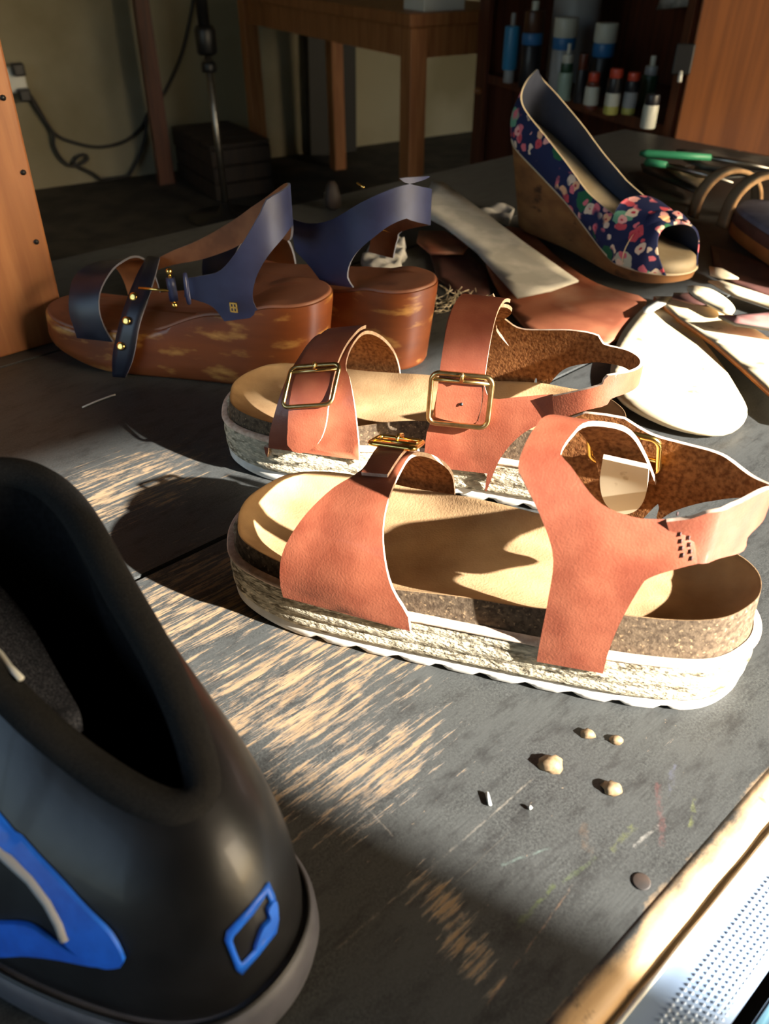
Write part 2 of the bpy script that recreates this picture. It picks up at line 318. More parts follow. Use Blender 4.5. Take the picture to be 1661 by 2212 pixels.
# ------------------------------------------------------------------ building helpers
BASE = {}
def thing(name, label, cat, base, group=None):
    o = bpy.data.objects.new(name, None); COL.objects.link(o); o.location = base; o.empty_display_size = .02
    o['label'] = label; o['category'] = cat
    if group: o['group'] = group
    BASE[o] = Vector(base); return o
class MB:
    def __init__(s): s.v = []; s.f = []; s.m = []
    def add(s, vs, fs, mi=0):
        k = len(s.v); s.v += [Vector(q) for q in vs]; s.f += [tuple(i + k for i in f) for f in fs]; s.m += [mi] * len(fs); return s
    def box(s, c, size, rz=0, rot=None, mi=0, bev=0):
        M = rot or Matrix.Rotation(rz, 3, 'Z'); c = Vector(c); h = Vector(size) / 2
        vs = [c + M @ Vector((x * h.x, y * h.y, z * h.z)) for x in (-1, 1) for y in (-1, 1) for z in (-1, 1)]
        return s.add(vs, [(0, 1, 3, 2), (4, 6, 7, 5), (0, 4, 5, 1), (2, 3, 7, 6), (0, 2, 6, 4), (1, 5, 7, 3)], mi)
    def loft(s, rings, closed=True, caps=True, mi=0, flip=False):
        n = len(rings[0]); vs = [p for r in rings for p in r]; fs = []
        for i in range(len(rings) - 1):
            for j in range(n if closed else n - 1):
                q = (i * n + j, i * n + (j + 1) % n, (i + 1) * n + (j + 1) % n, (i + 1) * n + j); fs.append(q[::-1] if flip else q)
        if caps and closed:
            fs.append(tuple(range(n))[::1 if flip else -1]); k = (len(rings) - 1) * n; fs.append(tuple(range(k, k + n))[::-1 if flip else 1])
        return s.add(vs, fs, mi)
    def tube(s, path, r, seg=8, closed=False, mi=0):
        path = [Vector(p) for p in path]; rings = []; up = None; n = len(path)
        for i, p in enumerate(path):
            a = path[(i - 1) % n] if closed or i else p; b = path[(i + 1) % n] if closed or i < n - 1 else p
            t = (b - a).normalized()
            if up is None: up = Vector((0, 0, 1)) if abs(t.z) < .9 else Vector((1, 0, 0))
            sd = t.cross(up).normalized(); up = sd.cross(t).normalized(); rr = r[i] if isinstance(r, (list, tuple)) else r
            rings.append([p + (sd * math.cos(k / seg * math.tau) + up * math.sin(k / seg * math.tau)) * rr for k in range(seg)])
        if closed: rings.append(rings[0])
        return s.loft(rings, True, not closed, mi, flip=True)
    def lathe(s, prof, c, seg=20, axis=None, mi=0):
        c = Vector(c); M = axis or Matrix.Identity(3)
        rings = [[c + M @ Vector((r * math.cos(k / seg * math.tau), r * math.sin(k / seg * math.tau), z)) for k in range(seg)] for r, z in prof]
        return s.loft(rings, True, True, mi)
    def grid(s, fn, nu, nv, mi=0, flip=False):
        vs = [fn(i / (nu - 1), j / (nv - 1)) for i in range(nu) for j in range(nv)]; fs = []
        for i in range(nu - 1):
            for j in range(nv - 1):
                q = (i * nv + j, (i + 1) * nv + j, (i + 1) * nv + j + 1, i * nv + j + 1); fs.append(q[::-1] if flip else q)
        return s.add(vs, fs, mi)
    def sheet(s, outline, fn, step=.004, iso=(1, 1), mi=0, flip=False):    # triangulated patch inside a 2D outline, mapped by fn
        o2 = [Vector((p[0] * iso[0], p[1] * iso[1])) for p in outline]; n = len(o2)
        def inside(x, y):
            c = False; j = n - 1
            for i in range(n):
                a, b = o2[i], o2[j]
                if (a.y > y) != (b.y > y) and x < (b.x - a.x) * (y - a.y) / (b.y - a.y) + a.x: c = not c
                j = i
            return c
        def edist(x, y):
            p = Vector((x, y)); best = 9
            for i in range(n):
                a, b = o2[i - 1], o2[i]; ab = b - a; t = max(0, min(1, (p - a).dot(ab) / max(ab.length_squared, 1e-12))); best = min(best, (a + ab * t - p).length)
            return best
        x0, x1 = min(p.x for p in o2), max(p.x for p in o2); y0, y1 = min(p.y for p in o2), max(p.y for p in o2); pts = list(o2)
        yy = y0 + step / 2; row = 0
        while yy < y1:
            xx = x0 + step / 2 + (step / 2 if row % 2 else 0)
            while xx < x1:
                if inside(xx, yy) and edist(xx, yy) > step * .45: pts.append(Vector((xx, yy)))
                xx += step
            yy += step * .87; row += 1
        r = delaunay_2d_cdt(pts, [(i, (i + 1) % n) for i in range(n)], [], 1, 1e-7)
        return s.add([fn(p.x / iso[0], p.y / iso[1]) for p in r[0]], [tuple(f)[::-1] if flip else tuple(f) for f in r[2]], mi)
    def build(s, name, mats, parent=None, smooth=True, thick=0, offset=1.0, rim=None, inner=None, sub=0, sharp=None, base=None, bevel=0):
        me = bpy.data.meshes.new(name); b = Vector((0, 0, 0)); root = parent
        while root is not None and root.parent is not None: root = root.parent
        if root is not None: b = BASE[root]
        elif base is not None: b = Vector(base)
        me.from_pydata([tuple(v - b) for v in s.v], [], s.f)
        mats = mats if isinstance(mats, (list, tuple)) else [mats]
        for m_ in mats: me.materials.append(MT[m_])
        for p_, k in zip(me.polygons, s.m): p_.material_index = k; p_.use_smooth = smooth
        o = bpy.data.objects.new(name, me); COL.objects.link(o)
        if parent is not None: o.parent = parent
        elif base is not None: o.location = b; BASE[o] = b
        else: BASE[o] = b
        if thick:
            md = o.modifiers.new('thickness', 'SOLIDIFY'); md.thickness = thick; md.offset = offset
            if inner is not None: me.materials.append(MT[inner]); md.material_offset = len(me.materials) - 1
            if rim is not None: me.materials.append(MT[rim]); md.material_offset_rim = len(me.materials) - 1
        if sub: sm = o.modifiers.new('round', 'SUBSURF'); sm.levels = sm.render_levels = sub
        if bevel: bm_ = o.modifiers.new('bevel', 'BEVEL'); bm_.width = bevel; bm_.segments = 2; bm_.limit_method = 'ANGLE'
        if smooth and sharp is not None:
            me.set_sharp_from_angle(angle=rad(sharp))
        return o
def tag(o, label, cat, group=None):
    o['label'] = label; o['category'] = cat
    if group: o['group'] = group
    return o
def struct(o, label=None):
    o['kind'] = 'structure'
    if label: o['label'] = label
    return o
def strip(top, bot, n=40, m=5, bulge=0, bdir=None):                      # ribbon between two edge curves
    a, b = even(top, n), even(bot, n)
    def fn(u, v):
        i = min(int(u * (n - 1) + .5), n - 1); p = a[i].lerp(b[i], v)
        if bulge: p = p + bdir * bulge * 4 * v * (1 - v)
        return p
    return fn, n, m
def rrect(c, ux, uy, w_, h_, r, n=5):
    out = []
    for sx, sy, a0 in ((1, 1, 0), (-1, 1, 90), (-1, -1, 180), (1, -1, 270)):
        for k in range(n + 1):
            a = rad(a0 + 90 * k / n); out.append(c + ux * (sx * (w_ / 2 - r) + r * math.cos(a)) + uy * (sy * (h_ / 2 - r) + r * math.sin(a)))
    return out
def buckle(parent, c, ux, uy, w_, h_, r=.0013, m_='brass', prong=True, bar=0.0):
    nz = ux.cross(uy).normalized()
    f = MB().tube(rrect(c, ux, uy, w_, h_, w_ * .13), r, 8, True).build('buckle', m_, parent)
    MB().tube([c - ux * (w_ / 2) + uy * bar, c + ux * (w_ / 2) + uy * bar], r * .8, 8).build('buckle_bar', m_, f)
    if prong:
        MB().tube([c + uy * bar + nz * r, c + uy * (bar + h_ * .18) + nz * r * 2.4, c + uy * h_ * .53 + nz * r * 1.6], r * .75, 8).build('prong', m_, f)
    return f

# ================================================================== THE SETTING
RA = rad(31); RL = Vector((math.cos(RA), math.sin(RA), 0)); RN = Vector((-math.sin(RA), math.cos(RA), 0))
FLOOR = -.5; CEIL = 1.95; L0, L1, N0, N1 = -1.8, 3.2, -1.68, 3.39
def R(l, n, z): return RL * l + RN * n + Vector((0, 0, z))
def rbox(mb, l0, l1, n0, n1, z0, z1, mi=0):
    return mb.box(R((l0 + l1) / 2, (n0 + n1) / 2, (z0 + z1) / 2), (l1 - l0, n1 - n0, z1 - z0), RA, mi=mi)
struct(rbox(MB(), L0 - .12, L1 + .12, N0, N1 + .12, FLOOR - .1, FLOOR).build('floor', 'floor', smooth=False))
struct(rbox(MB(), L0 - .12, L1 + .12, N0 - .12, N1 + .12, CEIL, CEIL + .1).build('ceiling', 'ceil', smooth=False))
struct(rbox(MB(), L0, L1, N1, N1 + .12, FLOOR, CEIL).build('wall_back', 'wall', smooth=False))
WN0, WN1, WZ0, WZ1 = -.9, .9, .15, 1.45   # unseen window added in the left wall to brighten the cabinet
mb = MB(); rbox(mb, L0 - .12, L0, N0, WN0, FLOOR, CEIL); rbox(mb, L0 - .12, L0, WN1, N1 + .12, FLOOR, CEIL); rbox(mb, L0 - .12, L0, WN0, WN1, FLOOR, WZ0); rbox(mb, L0 - .12, L0, WN0, WN1, WZ1, CEIL)
struct(mb.build('wall_left', 'wall', smooth=False))
mb = MB()
for a, b, c, d in ((WN0, WN0 + .05, WZ0, WZ1), (WN1 - .05, WN1, WZ0, WZ1), (-.025, .025, WZ0, WZ1), (WN0, WN1, WZ0, WZ0 + .05), (WN0, WN1, WZ1 - .05, WZ1)): rbox(mb, L0 - .09, L0 - .04, a, b, c, d)
struct(mb.build('added_window_1', 'dirtwood', smooth=False), 'wooden frame of the added side window')
struct(rbox(MB(), L1, L1 + .12, N0, N1 + .12, FLOOR, CEIL).build('wall_right', 'wall', smooth=False))
sn_ = -SAZ.dot(RN); gj = P(985, 1850)
DJ = (gj + SAZ * ((gj.dot(RN) - N0) / sn_)).dot(RL); DE = DJ + 1.6; DZ = (.521 + .12 - N0) / sn_ * math.tan(SEL)
mb = MB(); rbox(mb, L0 - .12, DJ, N0 - .12, N0, FLOOR, CEIL); rbox(mb, DE, L1 + .12, N0 - .12, N0, FLOOR, CEIL); rbox(mb, DJ, DE, N0 - .12, N0, DZ, CEIL)
struct(mb.build('wall_front', 'wall', smooth=False))
mb = MB()
g0 = R(.5, -12, FLOOR - .1); mb.box(g0, (24, 20.6, .1), RA)
struct(mb.build('ground', mat and 'wall', smooth=False), 'pale yard ground outside the doorway')
pl = bpy.data.lights.new('door_daylight_portal', 'AREA'); pl.shape = 'RECTANGLE'; pl.size = DE - DJ; pl.size_y = DZ - FLOOR
pl.cycles.is_portal = True
po = bpy.data.objects.new('door_daylight_portal', pl); COL.objects.link(po)
po.location = R((DJ + DE) / 2, N0 - .06, (DZ + FLOOR) / 2); po.rotation_euler = (-RN).to_track_quat('Z', 'Y').to_euler()
p2 = pl.copy(); p2.size = WN1 - WN0; p2.size_y = WZ1 - WZ0; p2.cycles.is_portal = True
po2 = bpy.data.objects.new('added_window_portal', p2); COL.objects.link(po2); po2.location = R(L0 - .03, 0, (WZ0 + WZ1) / 2)
po2.rotation_euler = Matrix((RN, Vector((0, 0, 1)), -RL * -1)).transposed().to_euler()
po.rotation_euler = Matrix((RL, Vector((0, 0, 1)), -RN)).transposed().to_euler()

# ================================================================== THE BENCH
BA = Vector((math.cos(BANG), math.sin(BANG), 0)); BN = Vector((-math.sin(BANG), math.cos(BANG), 0))
def B(a, n, z=0): return BA * a + BN * n + Vector((0, 0, z))
bench = thing('work_bench', 'low wooden work bench with worn black painted board top and bare front edge', 'bench', B(.4, .48, FLOOR))
A0, A1 = -.8, 1.42
for n0, n1 in ((.046, .3555), (.3595, .69), (.694, .93)):
    MB().box(B((A0 + A1) / 2, (n0 + n1) / 2, -.016), (A1 - A0, n1 - n0, .032), BANG).build('plank', 'bench', bench, smooth=False, bevel=0)
prof = [(.0465, 0.0), (.043, -.0001), (.0395, -.0005), (.0363, -.002), (.0342, -.0045), (.033, -.009), (.033, -.026), (.035, -.031), (.0465, -.032)]
rings = []
for k in range(160):
    a = A0 + (A1 - A0) * k / 159
    rings.append([B(a, n - random.uniform(0, .0009) * (1 if i > 1 else 0), z) for i, (n, z) in enumerate(prof)])
MB().loft(rings).build('bare_front_edge', 'bench', bench)
for a in (A0 + .12, A1 - .12):
    for n in (.12, .86):
        MB().box(B(a, n, (FLOOR - .032) / 2), (.07, .07, -FLOOR - .032), BANG).build('leg', 'dirtwood', bench, smooth=False)
for n in (.12, .86):
    MB().box(B((A0 + A1) / 2, n, -.075), (A1 - A0 - .32, .025, .085), BANG).build('apron', 'dirtwood', bench, smooth=False)

# upright timber standing on the bench at the left
pc = P(150, 731)
pa, pn = pc.dot(BA), pc.dot(BN)
post = thing('timber_post', 'upright orange timber post with small nail holes standing at the left', 'post', B(pa - .075, pn + .022, 0))
prings = []
for z in (0, .3, .6, .95):
    ln = .03 * z
    prings.append([B(pa + ln - .15, pn, z), B(pa + ln, pn, z), B(pa + ln, pn + .045, z), B(pa + ln - .15, pn + .045, z)])
MB().loft(prings).build('timber', 'orange_wood', post, smooth=False, bevel=.002)
for q in ((6, 211), (50, 372), (78, 522)):
    h = PL(q[0], q[1], B(pa, pn, 0), BN)
    MB().tube([h - BN * .0015, h + BN * .004], .0022, 8).build('nail', 'black', post)
o = MB().box(B(pa - .142, pn - .03, .018), (.07, .05, .036), BANG + .1).build('wood_block', 'nosing', smooth=False, bevel=.002, base=B(pa - .142, pn - .03, 0))
tag(o, 'small pale wood offcut in front of the timber post foot', 'wood block')

# ================================================================== COGNAC ESPADRILLE SANDALS
OUTL = [(0, 0), (.005, -.020), (.018, -.037), (.05, -.0475), (.09, -.0495), (.14, -.048), (.19, -.046), (.23, -.043), (.262, -.035), (.279, -.018), (.284, -.001), (.280, .014),
        (.266, .026), (.24, .032), (.19, .033), (.15, .037), (.11, .046), (.07, .052), (.04, .050), (.016, .039), (.004, .019)]
class Last:
    """foot-shaped surface: a runs from toe to heel, phi from the near edge over the top to the far edge"""
    def __init__(s, O, ang, near, far, z0, hh, mir=False, zp=.85):
        s.O = Vector((O[0], O[1], 0)); s.e1 = Vector((math.cos(ang), math.sin(ang), 0)); s.e2 = Vector((-math.sin(ang), math.cos(ang), 0))
        s.n, s.f, s.z0, s.hh, s.zp = near, far, z0, hh, zp
    def W(s, a, b, z): return s.O + s.e1 * a + s.e2 * b + Vector((0, 0, z))
    def T(s, a, ph, lift=0.0):
        c, sn = math.cos(ph), math.sin(ph); n, f = s.n(a) - .0022 - lift, s.f(a) + .0022 + lift; m = (n + f) / 2; w_ = (f - n) / 2
        return s.W(a, m - w_ * math.copysign(abs(c) ** .8, c), s.z0(a) + (s.hh(a) + lift) * math.copysign(abs(sn) ** s.zp, sn))
    def PB(s, x, y, b): return PL(x, y, s.O + s.e2 * b, s.e2)
nearE = lambda a: interp(a, [0, .05, .09, .14, .19, .23, .284], [-.03, -.047, -.0495, -.048, -.046, -.043, -.03])
farE = lambda a: interp(a, [0, .04, .07, .11, .15, .19, .24, .284], [.03, .05, .052, .046, .037, .033, .032, .02])
rimz = lambda a, b: interp(a, [0, .08, .16, .23, .284], [.046, .044, .050, .057, .060]) + max(0, b) * interp(a, [.08, .16, .22], [0, .12, .03])

def espadrille(L_, mir, label, build_straps):
    root = thing('platform_sandal', label, 'sandal', L_.W(.142, 0, 0), 'pair of cognac leather platform sandals')
    sg = -1 if mir else 1
    ol = even([(a, b * sg, 0) for a, b in OUTL], 200, True)
    if mir: ol = ol[::-1]
    nrm = []
    for i in range(len(ol)):
        t = (ol[(i + 1) % 200] - ol[i - 1]).normalized(); nrm.append(Vector((t.y, -t.x, 0)))
    def ring(d, zf):
        return [L_.W(p.x + n_.x * d, p.y + n_.y * d, zf(p.x, p.y) if callable(zf) else zf) for p, n_ in zip(ol, nrm)]
    spring = lambda a: .005 * max(0, 1 - a / .06) ** 2
    def bz(a, b): return spring(a) + (.0034 * max(0, math.cos(a * math.tau / .0225)) ** 1.5 if .05 < a < .262 else 0)
    outs = MB().loft([ring(-.004, bz), ring(-.0012, bz), ring(0, lambda a, b: bz(a, b) + .0015), ring(.0003, lambda a, b: spring(a) + .005), ring(-.001, lambda a, b: spring(a) + .0085)])
    outs.build('outsole', 'white_rubber', root, sharp=50)
    prof = [(-.002, .0075), (.0006, .009), (.0012, .012), (.0006, .0152), (.0002, .0162), (.0012, .0178), (.0016, .021), (.0009, .0243), (.0003, .0252), (.0011, .0268), (.001, .0305), (-.0004, .0335), (-.004, .0345)]
    rr = [ring(d, lambda a, b, z=z: z + spring(a) * (1 - z / .06)) for d, z in prof]
    for k, r in enumerate(rr[1:-1]):
        for i in range(200): r[i] = r[i] + L_.e1 * 0 + Vector((0, 0, random.uniform(-.0003, .0003)))
    mid = MB().loft(rr).build('jute_midsole', 'jute', root)
    rg = [ring(.0016, .0328), ring(.0022, .0342), ring(.0012, .0356), ring(-.002, .0358)]
    MB().loft(rg, caps=False).build('binding', 'leather_edge', mid)
    sd = [ring(-.0022, .033)] + [ring(-.0026 - .0006 * k, lambda a, b, k=k: .033 + (rimz(a, b * sg) - .033) * k / 4) for k in (1, 2, 3, 4)]
    MB().loft(sd, caps=False).build('cork_layer', 'cork_side', root)
    # suede footbed with a raised rim and a hollow for the foot
    sp = [(max(.05, min(.245, p.x)), 0.0) for p in ol]
    rings = []
    for r in (1.0, .985, .955, .9, .82, .7, .5, .25, 0.0):
        row = []
        for p, n_, c in zip(ol, nrm, sp):
            q = Vector((p.x + n_.x * -.005, p.y + n_.y * -.005, 0)); cc = Vector((c[0], sg * interp(c[0], [.05, .12, .2], [.002, -.002, -.006]), 0)); w_ = cc.lerp(q, r)
            zr = rimz(p.x, p.y * sg); fl = interp(w_.x, [0, .05, .1, .16, .2, .25, .284], [.038, .0365, .038, .043, .043, .042, .045])
            k = 1 - min(1, (1 - r) / .42); k = max(0, k) ** 1.7 if r < .985 else 1
            row.append(L_.W(w_.x, w_.y, fl + (zr - fl) * k))
        rings.append(row)
    MB().loft(rings, caps=False).build('footbed', 'footbed', root)
    build_straps(root, L_)
    return root

def patch(root, name, L_, outline, lift=0.0, thick=.0022, mats='leather', inner='leather_in', rim='leather_edge', step=.0036, fn=None, iso=(1, .05)):
    fn = fn or L_.T
    uv = MB().sheet([tuple(p[:2]) for p in outline], lambda a, f: Vector((a, f, 0)), step, iso)
    uv_v = uv.v; F = uv.f
    vo = [fn(p.x, p.y, lift + thick) for p in uv_v]; vi = [fn(p.x, p.y, lift) for p in uv_v]
    s_ = sum((vo[f[1]] - vo[f[0]]).cross(vo[f[2]] - vo[f[0]]).dot(vo[f[0]] - vi[f[0]]) for f in F)
    if s_ < 0: F = [f[::-1] for f in F]
    cnt = {}
    for f in F:
        for k in range(len(f)): cnt[(f[k], f[(k + 1) % len(f)])] = 1
    mb = MB(); n = len(vo); mb.v = vo + vi; mb.f = list(F) + [tuple(i + n for i in f[::-1]) for f in F]; mb.m = [0] * len(F) + [1] * len(F)
    for (a, b) in cnt:
        if (b, a) not in cnt: mb.f.append((b, a, a + n, b + n)); mb.m.append(2)
    return mb.build(name, [mats, inner, rim], root, sharp=55)
def wallmap(L_, path):                    # upright band that follows a plan curve: (distance along it, height)
    pts = even([(a, b, 0) for a, b in path], 120); S = [0]
    for k in range(1, 120): S.append(S[-1] + (pts[k] - pts[k - 1]).length)
    def fn(s, z, lift=0.0):
        t = s / S[-1] * 119; i = max(0, min(118, int(t))); f = t - i; p = pts[i].lerp(pts[i + 1], f)
        d = (pts[min(119, i + 2)] - pts[max(0, i - 1)]).normalized(); return L_.W(p.x + d.y * lift, p.y - d.x * lift, z)
    return fn, S[-1]
def loop2(pts, n): return [(p.x, p.y) for p in even([(a, z, 0) for a, z in pts], n)]
D2 = rad
def curve2(pts, n): return [(p.x, p.y) for p in even([(a, f * .05, 0) for a, f in pts], n)] if False else [(p.x, p.y / .05) for p in even([(a, f * .05, 0) for a, f in pts], n)]

hhF = lambda a: interp(a, [.03, .06, .1, .165, .205, .28], [.034, .045, .051, .094, .095, .072])
LF = Last((-.0853, .362), rad(-18), nearE, farE, lambda a: .034, hhF)
def straps_front(root, L):
    le = trace(L.T, [(608, 1247), (615, 1190), (650, 1130), (720, 1060), (790, 1012)], (.05, .2))
    re = trace(L.T, [(885, 1329), (850, 1270), (832, 1200), (830, 1130), (850, 1055)], (.12, .1))
    le = [(le[0][0] + .001, -.06)] + le + [(.078, rad(118)), (.078, rad(150)), (.074, rad(183))]
    re = [(re[0][0] + .001, -.06)] + re + [(.099, rad(112)), (.106, rad(135)), (.116, rad(160)), (.118, rad(183))]
    patch(root, 'toe_strap', L, curve2(le, 34) + curve2(re, 34)[::-1])
    # tongue of the toe strap running through its buckle on the far side
    tail = [(.080, rad(84)), (.0795, rad(120)), (.082, rad(146)), (.089, rad(152)), (.0955, rad(146)), (.0965, rad(120)), (.0945, rad(84))]
    patch(root, 'strap_end', L, curve2(tail[:3], 10) + curve2(tail[2:5], 8)[1:-1] + curve2(tail[4:], 10), lift=.0035)
    c = L.T(.088, rad(112), .006); ux = (L.T(.1, rad(112), .006) - L.T(.08, rad(112), .006)).normalized(); uy = (L.T(.088, rad(122), .006) - L.T(.088, rad(104), .006)).normalized()
    buckle(root, c, ux, uy, .027, .022, .0014, 'gold')
    # near quarter with the arm over the instep
    fe = trace(L.T, [(1170, 1367), (1185, 1290), (1195, 1200), (1165, 1110), (1130, 1040), (1121, 1000)], (.18, .1))
    te = trace(L.T, [(1212, 980), (1230, 1010), (1290, 1085), (1370, 1120), (1450, 1125), (1490, 1122)], (.17, 1.3))
    be = trace(L.T, [(1505, 1218), (1470, 1226), (1400, 1248), (1380, 1270), (1340, 1340), (1315, 1402)], (.24, .7))
    fe = [(fe[0][0], -.06)] + fe + [(fe[-1][0] + .005, rad(94)), (.176, rad(114)), (.188, rad(134)), (.196, rad(152))]
    te = [(.224, rad(150)), (.214, rad(134)), (.202, rad(114)), (te[0][0] + .008, rad(98))] + te
    be = be + [(be[-1][0], -.06)]
    patch(root, 'instep_strap', L, curve2(fe, 44) + curve2(te, 44) + curve2(be, 26))
    # broad band from the joint round the heel and along the far side
    pn1, pt1 = L.T(*be[0]), L.T(*te[-1]); a0 = (pn1 - L.O).dot(L.e1); b0 = (pn1 - L.O).dot(L.e2) - .0005
    fn, S = wallmap(L, [(a0 - .014, b0 + .0005), (a0 + .002, b0 + .003), (.252, -.026), (.264, -.013), (.271, .002), (.268, .017), (.256, .029), (.236, .036), (.205, .039), (.165, .04)])
    tn = trace(fn, [(1492, 1122), (1540, 1108), (1600, 1088), (1661, 1058)], (.01, pt1.z)); bn_ = trace(fn, [(1505, 1218), (1560, 1206), (1610, 1188), (1661, 1165)], (.01, pn1.z))
    tf = trace(fn, [(1640, 1032), (1560, 978), (1480, 955), (1410, 935), (1350, 900)], (S * .62, .1)); bf = trace(fn, [(1640, 1082), (1540, 1078), (1460, 1098), (1420, 1120)], (S * .62, .08))
    pass
    sb = S - .012
    out = loop2([(tn[0][0] - .009, tn[0][1] - .003)] + tn + tf, 64) + loop2([tf[-1], (sb, .112), (sb + .004, .08), (sb, .034)], 12)[1:] + loop2([(sb - .036, .034), (bf[-1][0] + .002, .07)] + bf[::-1] + bn_[::-1] + [(bn_[0][0] - .009, bn_[0][1] + .002)], 64)
    patch(root, 'back_strap', L, out, fn=fn, iso=(1, 1), step=.0045, lift=-.0025)
    top = [L.O, ]; top = [fn(tn[0][0], tn[0][1], .0022)]; bot = [fn(bn_[0][0], bn_[0][1], .0022)]
    # two rows of stitching at the joint
    for k in (0, 1):
        for j in range(7):
            t = (j + .5) / 7; a_, f_ = te[-1][0] + (be[0][0] - te[-1][0]) * t - .0025 - .0038 * k, te[-1][1] + (be[0][1] - te[-1][1]) * t
            MB().tube([L.T(a_, f_ + .016, .0026), L.T(a_, f_ - .016, .0026)], .00042, 6).build('stitch', 'maroon_leather', root)
    c = L.T(.205, rad(140), .004); ux = (L.T(.22, rad(140), .004) - L.T(.19, rad(140), .004)).normalized(); uy = (L.T(.207, rad(150), .004) - L.T(.203, rad(130), .004)).normalized()
    buckle(root, c, ux, uy, .034, .026, .0016, 'gold', bar=.003)
    tail = [(.196, rad(134)), (.197, rad(150)), (.202, rad(160)), (.211, rad(163)), (.218, rad(159)), (.22, rad(150)), (.218, rad(134))]
    patch(root, 'strap_end', L, [(p.x, p.y / .05) for p in even([(a, f * .05, 0) for a, f in tail], 40)], lift=-.006, mats='pale_leather', inner='pale_leather', rim='leather_edge')
espadrille(LF, False, 'cognac leather platform sandal in full sunlight, nearest to the bench edge', straps_front)

nearM = lambda a: -farE(a); farM = lambda a: -nearE(a)
hhB = lambda a: interp(a, [.03, .06, .1, .165, .205, .28], [.034, .047, .053, .084, .084, .066])
LB = Last((-.113, .512), rad(-17), nearM, farM, lambda a: .034, hhB)
def straps_back(root, L):
    le = trace(L.T, [(580, 985), (584, 940), (600, 880), (632, 800), (650, 772)], (.05, .2))
    re = trace(L.T, [(778, 1002), (776, 950), (768, 880), (757, 820), (748, 790)], (.11, .2))
    pass
    le = [(le[0][0] - .001, -.06)] + le + [(.064, rad(105)), (.068, rad(140)), (.066, rad(183))]
    re = [(re[0][0], -.06)] + re + [(.097, rad(100)), (.101, rad(125)), (.112, rad(160)), (.116, rad(183))]
    patch(root, 'toe_strap', L, curve2(le, 34) + curve2(re, 34)[::-1])
    tl = trace(lambda a, f: L.T(a, f, .0035), [(628, 870), (624, 930), (622, 955), (636, 972), (662, 974), (690, 955), (705, 920), (712, 870)], (.06, .8))
    tl2 = [(tl[0][0] + .001, rad(112)), (tl[0][0], rad(88))] + tl + [(tl[-1][0], rad(88)), (tl[-1][0] + .001, rad(112))]
    patch(root, 'strap_end', L, [(p.x, p.y / .05) for p in even([(a, f * .05, 0) for a, f in tl2], 50)], lift=.0035)
    (a_, f_), = trace(lambda a, f: L.T(a, f, .006), [(672, 833)], (.08, .9)); c = L.T(a_, f_, .006)
    ux = (L.T(a_ + .01, f_, .006) - L.T(a_ - .01, f_, .006)).normalized(); uy = (L.T(a_, f_ + .1, .006) - L.T(a_, f_ - .1, .006)).normalized()
    buckle(root, c, ux, uy, .0325, .027, .0015, 'brass', bar=.010)
    # near quarter: a broad upright carrying the instep buckle
    fe = trace(L.T, [(925, 960), (935, 900), (945, 850), (957, 780), (966, 700)], (.16, .2))
    te = trace(L.T, [(1046, 690), (1046, 780), (1055, 855), (1120, 858), (1195, 853)], (.19, 1.2))
    be = trace(L.T, [(1200, 905), (1130, 935), (1075, 1000), (1050, 1060)], (.24, .5))
    pass
    fe = [(fe[0][0] - .002, -.06), (fe[0][0] - .001, .15)] + fe[1:] + [(fe[-1][0] + .001, rad(105)), (fe[-1][0] + .004, rad(125)), (.16, rad(150)), (.158, rad(184))]
    te = [(.205, rad(184)), (.202, rad(160)), (.185, rad(140)), (te[0][0] + .012, rad(118))] + te
    be = be + [(be[-1][0], -.06)]
    patch(root, 'instep_strap', L, curve2(fe, 44) + curve2(te, 48) + curve2(be, 26))
    pt1, pn1 = L.T(*te[-1]), L.T(*be[0]); a0 = (pn1 - L.O).dot(L.e1); b0 = (pn1 - L.O).dot(L.e2) - .0005
    fn, S = wallmap(L, [(a0 - .012, b0 + .001), (a0 + .006, b0 - .002), (a0 + .022, b0 - .001), (a0 + .036, b0 + .011), (a0 + .043, b0 + .03), (a0 + .04, b0 + .05), (a0 + .026, b0 + .064), (.22, .041), (.195, .044), (.165, .046)])
    tn = trace(fn, [(1195, 853), (1265, 838), (1300, 826), (1330, 805)], (.01, pt1.z)); bn_ = trace(fn, [(1200, 905), (1268, 882), (1305, 872), (1337, 850)], (.01, pn1.z))
    tf = trace(fn, [(1325, 750), (1290, 725), (1230, 714), (1130, 712), (1090, 690)], (S * .6, .1)); bf = trace(fn, [(1312, 785), (1270, 785), (1215, 800), (1165, 852)], (S * .6, .08))
    pass
    sb = S - .012
    out = loop2(tn + tf, 60) + loop2([tf[-1], (sb, .115), (sb + .004, .08), (sb, .034)], 12)[1:] + loop2([(sb - .036, .034), (bf[-1][0] + .004, .06)] + bf[::-1] + bn_[::-1], 60)
    patch(root, 'back_strap', L, out, fn=fn, iso=(1, 1), step=.0045)
    fn6 = lambda a, f: L.T(a, f, .0035)
    tl = trace(fn6, [(948, 830), (942, 890), (952, 903), (1020, 915), (1036, 900), (1046, 830)], (.17, .8))
    tl2 = [(tl[0][0] + .002, rad(110))] + [(tl[0][0], rad(86))] + tl + [(tl[-1][0], rad(86)), (tl[-1][0] + .003, rad(110))]
    patch(root, 'strap_end', L, [(p.x, p.y / .05) for p in even([(a, f * .05, 0) for a, f in tl2], 50)], lift=.0035)
    (a_, f_), = trace(lambda a, f: L.T(a, f, .0065), [(993, 865)], (.17, .9)); c = L.T(a_, f_, .0065)
    ux = (L.T(a_ + .01, f_, .0065) - L.T(a_ - .01, f_, .0065)).normalized(); uy = (L.T(a_, f_ + .1, .0065) - L.T(a_, f_ - .1, .0065)).normalized()
    buckle(root, c, ux, uy, .037, .032, .0017, 'brass', bar=.012)
